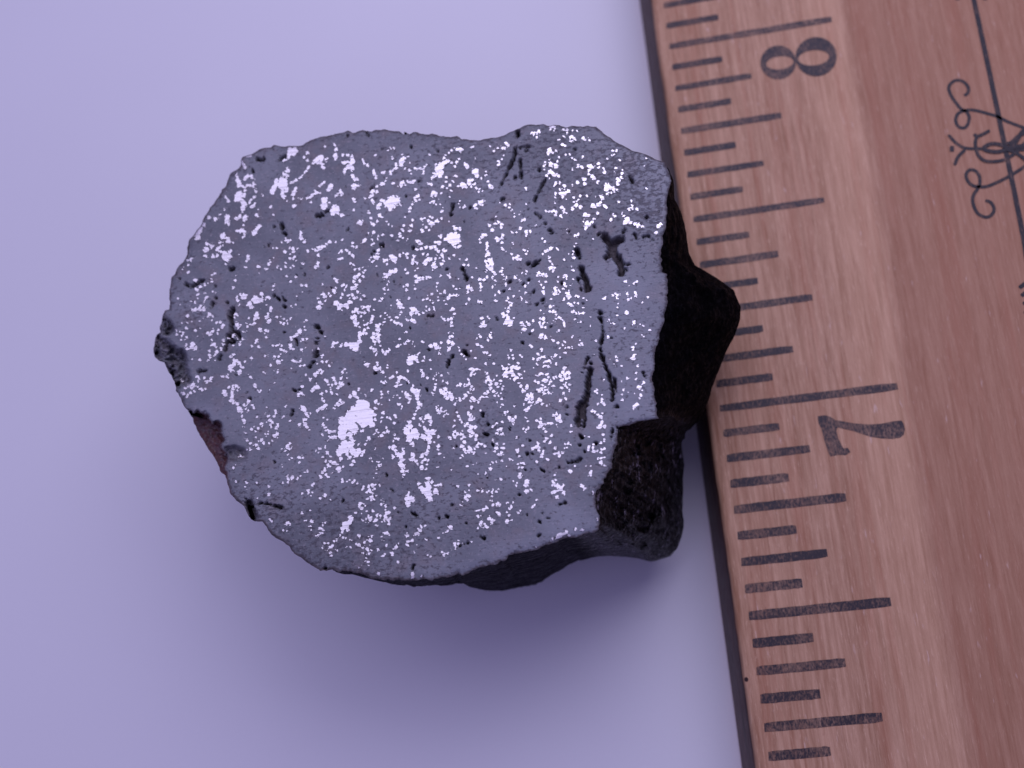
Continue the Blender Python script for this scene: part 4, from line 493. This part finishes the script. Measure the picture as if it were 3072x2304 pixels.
# metal grains: contour the field, one mesh per connected grain
ins = G > 0
ny, nx = ins.shape
lab = np.zeros(ins.shape, int); comps = [None]
stack = []
js, is_ = np.nonzero(ins)
insl = ins.tolist(); labl = lab.tolist()
for j, i in zip(js.tolist(), is_.tolist()):
    if labl[j][i]: continue
    n = len(comps); comps.append(0); labl[j][i] = n; stack = [(j, i)]; cnt = 0
    while stack:
        y, x = stack.pop(); cnt += 1
        for yy, xx in ((y + 1, x), (y - 1, x), (y, x + 1), (y, x - 1)):
            if insl[yy][xx] and not labl[yy][xx]:
                labl[yy][xx] = n; stack.append((yy, xx))
    comps[n] = cnt
lab = np.array(labl)
cellc = (ins[:-1, :-1] | ins[:-1, 1:] | ins[1:, :-1] | ins[1:, 1:])
cj, ci = np.nonzero(cellc)
Gl = G.tolist()
polys = {}
def cut(j0, i0, j1, i1):
    v0, v1 = Gl[j0][i0], Gl[j1][i1]; t = v0 / (v0 - v1); t = min(max(t, .12), .88)
    return (round(i0 + (i1 - i0) * t, 4), round(j0 + (j1 - j0) * t, 4))
for j, i in zip(cj.tolist(), ci.tolist()):
    cs = ((j, i), (j, i + 1), (j + 1, i + 1), (j + 1, i))
    s = [insl[y][x] for y, x in cs]
    if all(s):
        polys.setdefault(labl[j][i], []).append([(x, y) for y, x in cs]); continue
    groups = [[0, 1, 2, 3]]
    if s[0] and s[2] and not s[1] and not s[3]: groups = [[3, 0, 1], [1, 2, 3]]
    elif s[1] and s[3] and not s[0] and not s[2]: groups = [[0, 1, 2], [2, 3, 0]]
    for gq in groups:
        poly = []; L = 0
        for q in range(len(gq)):
            k0 = gq[q]; k1 = gq[(q + 1) % len(gq)]
            y, x = cs[k0]
            if s[k0]: poly.append((x, y)); L = labl[y][x]
            if len(gq) == 3 and q == 2: continue
            if s[k0] != s[k1]:
                y1, x1 = cs[k1]
                lo, hi = sorted(((y, x), (y1, x1)))
                poly.append(cut(lo[0], lo[1], hi[0], hi[1]))
        if len(poly) >= 3: polys.setdefault(L, []).append(poly)
order = sorted([n for n in polys if n], key=lambda n: -comps[n])
def grain_mesh(name, plist, own_origin=True):
    vid = {}; vs = []; fs = []; ec = {}
    for p in plist:
        f = []
        for q in p:
            if q not in vid: vid[q] = len(vs); vs.append(q)
            f.append(vid[q])
        f = [f[k] for k in range(len(f)) if f[k] != f[k - 1]]
        if len(f) < 3: continue
        f = f[::-1]; fs.append(f)
        for k in range(len(f)):
            e = (f[k], f[(k + 1) % len(f)]); ec[e] = 1
    A = np.array(vs, float); X = X0 + A[:, 0] * STEP; Y = Y0 + A[:, 1] * STEP
    Wp = on_plane(X, Y, FACE_Z - samp(chip, X, Y)); Wp[:, 2] += .0035 - samp(depth, X, Y)
    n = len(vs)
    low = Wp.copy(); low[:, 2] -= .012
    for (u, v) in list(ec):
        if (v, u) not in ec: fs.append([v, u, n + u, n + v])
    allv = np.concatenate([Wp, low])
    org = np.array([allv[:, 0].mean(), allv[:, 1].mean(), FACE_Z]) if own_origin else SO
    o = new_obj(name, allv - org, fs, METAL, stone)
    o.location = tuple(org - SO) if own_origin else (0, 0, 0)
    return o
for n in order[:300]: grain_mesh("metal_grain", polys[n])
rest = [p for n in order[300:] for p in polys[n]]
fg = grain_mesh("fine_metal_grains", rest, False); fg["kind"] = "stuff"

# ------------------------------------------------------------------ the ruler
ruler = empty("ruler", (0, 0, 0))
ruler["label"] = "wooden inch ruler with dark printed ticks and the numbers 8 and 7, beside the stone"
ruler["category"] = "ruler"
prof = [(-.135, 0), (-.150, .02), (-.152, .05), (-.118, .30), (-.086, .500), (-.074, .528), (-.052, .543), (-.020, .549), (.05, .55), (1.0, .55), (2.0, .55), (2.9, .55),
        (3.95, .55), (4.02, .545), (4.06, .52), (4.08, .30), (4.10, .04), (4.09, 0)]
ys = np.concatenate([np.linspace(-20.6, -6, 20), np.linspace(-5.9, 1.5, 260), np.linspace(2, 10.5, 20)])
vs = []; rr = random.Random(4)
for y in ys:
    w = .006 * (vnoise(np.array([y * 3.1 + 50]), np.array([1.0]), 70)[0] - .5) + .004 * (vnoise(np.array([y * 14 + 50]), np.array([1.0]), 71)[0] - .5)
    for k, (x, z) in enumerate(prof):
        wob = w if 3 <= k <= 6 else 0
        vs.append((x + wob, y, max(z + wob * .5, 0.0)))
n = len(prof); fs = []
for q in range(len(ys) - 1):
    for k in range(n):
        k2 = (k + 1) % n
        fs.append([q * n + k, q * n + k2, (q + 1) * n + k2, (q + 1) * n + k])
fs.append([k for k in range(n)][::-1]); fs.append([(len(ys) - 1) * n + k for k in range(n)])
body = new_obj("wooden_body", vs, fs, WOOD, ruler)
bm = bmesh.new(); bm.from_mesh(body.data); bmesh.ops.recalc_face_normals(bm, faces=bm.faces); bm.to_mesh(body.data); bm.free()
for p in body.data.polygons: p.use_smooth = len(p.vertices) == 4
ZP = RULER_TOP + .0025

def fill(name, loops, mat=INK, z=ZP, label=None, fname=None):
    """flat print: closed outline(s) in ruler coordinates; two loops make a ring"""
    me = bpy.data.meshes.new(name); bm = bmesh.new()
    if len(loops) == 1:
        f = bm.faces.new([bm.verts.new((x, y, z)) for x, y in loops[0]]); bmesh.ops.triangulate(bm, faces=[f])
    else:
        A = [bm.verts.new((x, y, z)) for x, y in loops[0]]; B = [bm.verts.new((x, y, z)) for x, y in loops[1]]
        for k in range(len(A)):
            bm.faces.new([A[k], A[(k + 1) % len(A)], B[(k + 1) % len(A)], B[k]])
    bmesh.ops.recalc_face_normals(bm, faces=bm.faces)
    bm.normal_update()
    for f in bm.faces:
        if f.normal.z < 0: f.normal_flip()
    bm.to_mesh(me); bm.free(); me.materials.append(mat)
    o = bpy.data.objects.new(name, me); COL.objects.link(o); o.parent = ruler
    if label: o["label"] = label
    return o
LEN = {4: 1.078, 3: .823, 2: .663, 1: .498, 0: .341}
IN16 = 2.54 / 16
rr = random.Random(12)
for k in range(-8, 37):
    kk = k % 16
    cl = 4 if kk == 0 else 3 if kk == 8 else 2 if kk % 4 == 0 else 1 if kk % 2 == 0 else 0
    L = LEN[cl] + rr.uniform(-.008, .012); y = -k * IN16; hw = .0225 + .0045 * min(max((k - 13) / 8, 0), 1) + rr.uniform(-.001, .0012)
    xs = np.linspace(0, L, 14)
    up = [(x + (0.004 if q == 0 else 0), y + hw + rr.uniform(-.0018, .0018) - (.004 if q in (0, 13) else 0)) for q, x in enumerate(xs)]
    dn = [(x, y - hw + rr.uniform(-.0018, .0018) + (.004 if q in (0, 13) else 0)) for q, x in enumerate(xs)]
    fill("tick_mark", [up + dn[::-1]])
def onr(px, py): 
    p = on_plane(np.array(px, float), np.array(py, float), ZP); return [(float(a), float(b)) for a, b, _ in p]
def ell(cx, cy, rx, ry, n=48, rot=0):
    th = np.linspace(0, 2 * np.pi, n, endpoint=False)
    x = rx * np.cos(th); y = ry * np.sin(th)
    return cx + x * math.cos(rot) - y * math.sin(rot), cy + x * math.sin(rot) + y * math.cos(rot)
def crop(xy, ox, oy, s): return onr(ox + np.asarray(xy[0], float) / s, oy + np.asarray(xy[1], float) / s)
# 8: two loops joined in one mesh
e1 = crop(ell(655, 740, 368, 350, rot=-.1), 2240, 80, 6.9125); i1 = crop(ell(690, 748, 285, 135, rot=-.12), 2240, 80, 6.9125)
e2 = crop(ell(1440, 622, 428, 405, rot=-.1), 2240, 80, 6.9125); i2 = crop(ell(1388, 645, 322, 160, rot=-.1), 2240, 80, 6.9125)
n8 = fill("numeral", [e1, i1], label="printed number 8")
tmp = fill("numeral_part", [e2, i2], z=ZP + .0012)
bm = bmesh.new(); bm.from_mesh(n8.data); bm.from_mesh(tmp.data); bm.to_mesh(n8.data); bm.free()
bpy.data.objects.remove(tmp)
seven = np.array([(325, 300), (460, 280), (560, 310), (650, 370), (780, 390), (1000, 430), (1250, 450), (1480, 440), (1700, 395), (1870, 375), (1910, 440), (1935, 540), (1910, 640), (1850, 690),
                  (1700, 715), (1500, 705), (1300, 675), (1100, 610), (950, 560), (830, 535), (690, 500), (672, 560), (700, 700), (750, 800), (800, 890), (880, 880), (930, 960), (840, 1015),
                  (700, 1010), (560, 1040), (520, 960), (440, 720), (400, 540), (340, 420)], float).T
fill("numeral", [crop(seven, 2400, 1200, 6.144)], label="printed number 7")
# the decoration on the right: a long line with wire-like scrolls
def ribbon(name, curves, mat=INK2, label=None, z0=ZP):
    vs = []; fs = []; z = z0
    for pts, w in curves:
        P = np.array(pts, float)
        # Catmull-Rom
        Q = np.vstack([2 * P[0] - P[1], P, 2 * P[-1] - P[-2]]); out = []
        for k in range(1, len(Q) - 2):
            for t in np.linspace(0, 1, 6, endpoint=False):
                p0, p1, p2, p3 = Q[k - 1], Q[k], Q[k + 1], Q[k + 2]
                out.append(.5 * ((2 * p1) + (-p0 + p2) * t + (2 * p0 - 5 * p1 + 4 * p2 - p3) * t * t + (-p0 + 3 * p1 - 3 * p2 + p3) * t ** 3))
        out.append(P[-1]); S = np.array(out)
        T = np.gradient(S, axis=0); T /= np.linalg.norm(T, axis=1)[:, None] + 1e-9
        N = np.stack([-T[:, 1], T[:, 0]], 1)
        b0 = len(vs); m = len(S)
        for k in range(m):
            e = min(k, m - 1 - k); ww = w * (.6 if e == 0 else 1)
            vs += [(*(S[k] + N[k] * ww), z), (*(S[k] - N[k] * ww), z)]
        fs += [[b0 + 2 * k, b0 + 2 * k + 1, b0 + 2 * k + 3, b0 + 2 * k + 2] for k in range(m - 1)]
        z += .0006
    o = new_obj(name, vs, fs, mat, ruler)
    if label: o["label"] = label
    return o
def oc(pts): A = np.array(pts, float).T; return crop(A, 2800, 200, 3.456)
ribbon("printed_line", [([(1.984, 3.0), (1.984, 0), (1.975, -1.2), (1.968, -1.7), (1.955, -2.4), (1.95, -6.5)], .0155)])
lw = .0105
ribbon("printed_scroll", [(oc([(320, 300), (358, 272), (360, 210), (310, 155), (240, 140), (180, 175), (160, 230), (190, 310), (240, 380), (285, 435), (345, 470), (372, 525), (358, 595), (318, 635), (262, 620), (232, 560), (250, 495), (300, 462), (380, 448), (460, 458), (560, 485), (660, 515), (760, 565), (850, 600), (950, 638), (1060, 690)]), lw),
                          (oc([(540, 1385), (600, 1412), (630, 1480), (600, 1540), (540, 1560), (460, 1520), (415, 1430), (410, 1350), (450, 1280), (482, 1210), (475, 1130), (435, 1080), (380, 1070), (342, 1110), (352, 1175), (400, 1228), (470, 1245), (560, 1240), (680, 1190), (780, 1140), (940, 1040), (1060, 950)]), lw),
                          (oc([(155, 705), (240, 795), (320, 840), (400, 850), (470, 850), (540, 855)]), lw * .95),
                          (oc([(218, 1022), (260, 930), (330, 862)]), lw),
                          (oc([(170, 852), (190, 852), (215, 852)]), .019),
                          (oc([(422, 698), (450, 722), (505, 705), (585, 662)]), lw),
                          (oc([(455, 715), (435, 780), (442, 850), (470, 925), (530, 975), (620, 985), (720, 970), (800, 930), (870, 880), (950, 790), (1040, 720)]), lw),
                          (oc([(510, 850), (560, 815), (620, 800), (700, 812), (780, 845), (850, 850), (950, 860)]), .0125),
                          (oc([(515, 855), (570, 875), (650, 885), (730, 870), (790, 840), (850, 790), (910, 690), (960, 640)]), .0125),
                          (oc([(730, 800), (800, 790), (880, 720), (960, 690)]), lw),
                          (oc([(760, 860), (840, 890), (920, 940), (1000, 1010)]), lw),
                          (oc([(790, 850), (880, 830), (960, 830)]), .013)], label="curly wire-like printed ornament crossing the line")
def fp(pts): A = np.array(pts, float).T; return onr(A[0], A[1])
for sg in ([(3058, 864), (3076, 850), (3100, 832)], [(3064, 888), (3080, 876), (3105, 860)], [(3070, 913), (3086, 902), (3110, 888)], [(3073, 941), (3090, 930), (3112, 916)]):
    ribbon("letter_stroke", [(fp(sg), .0125)])
for sg in ([(2866, -14), (2872, -4), (2880, -8)], [(2946, -12), (2955, -4), (2964, -10)]):
    ribbon("scroll_tip", [(fp(sg), .010)])
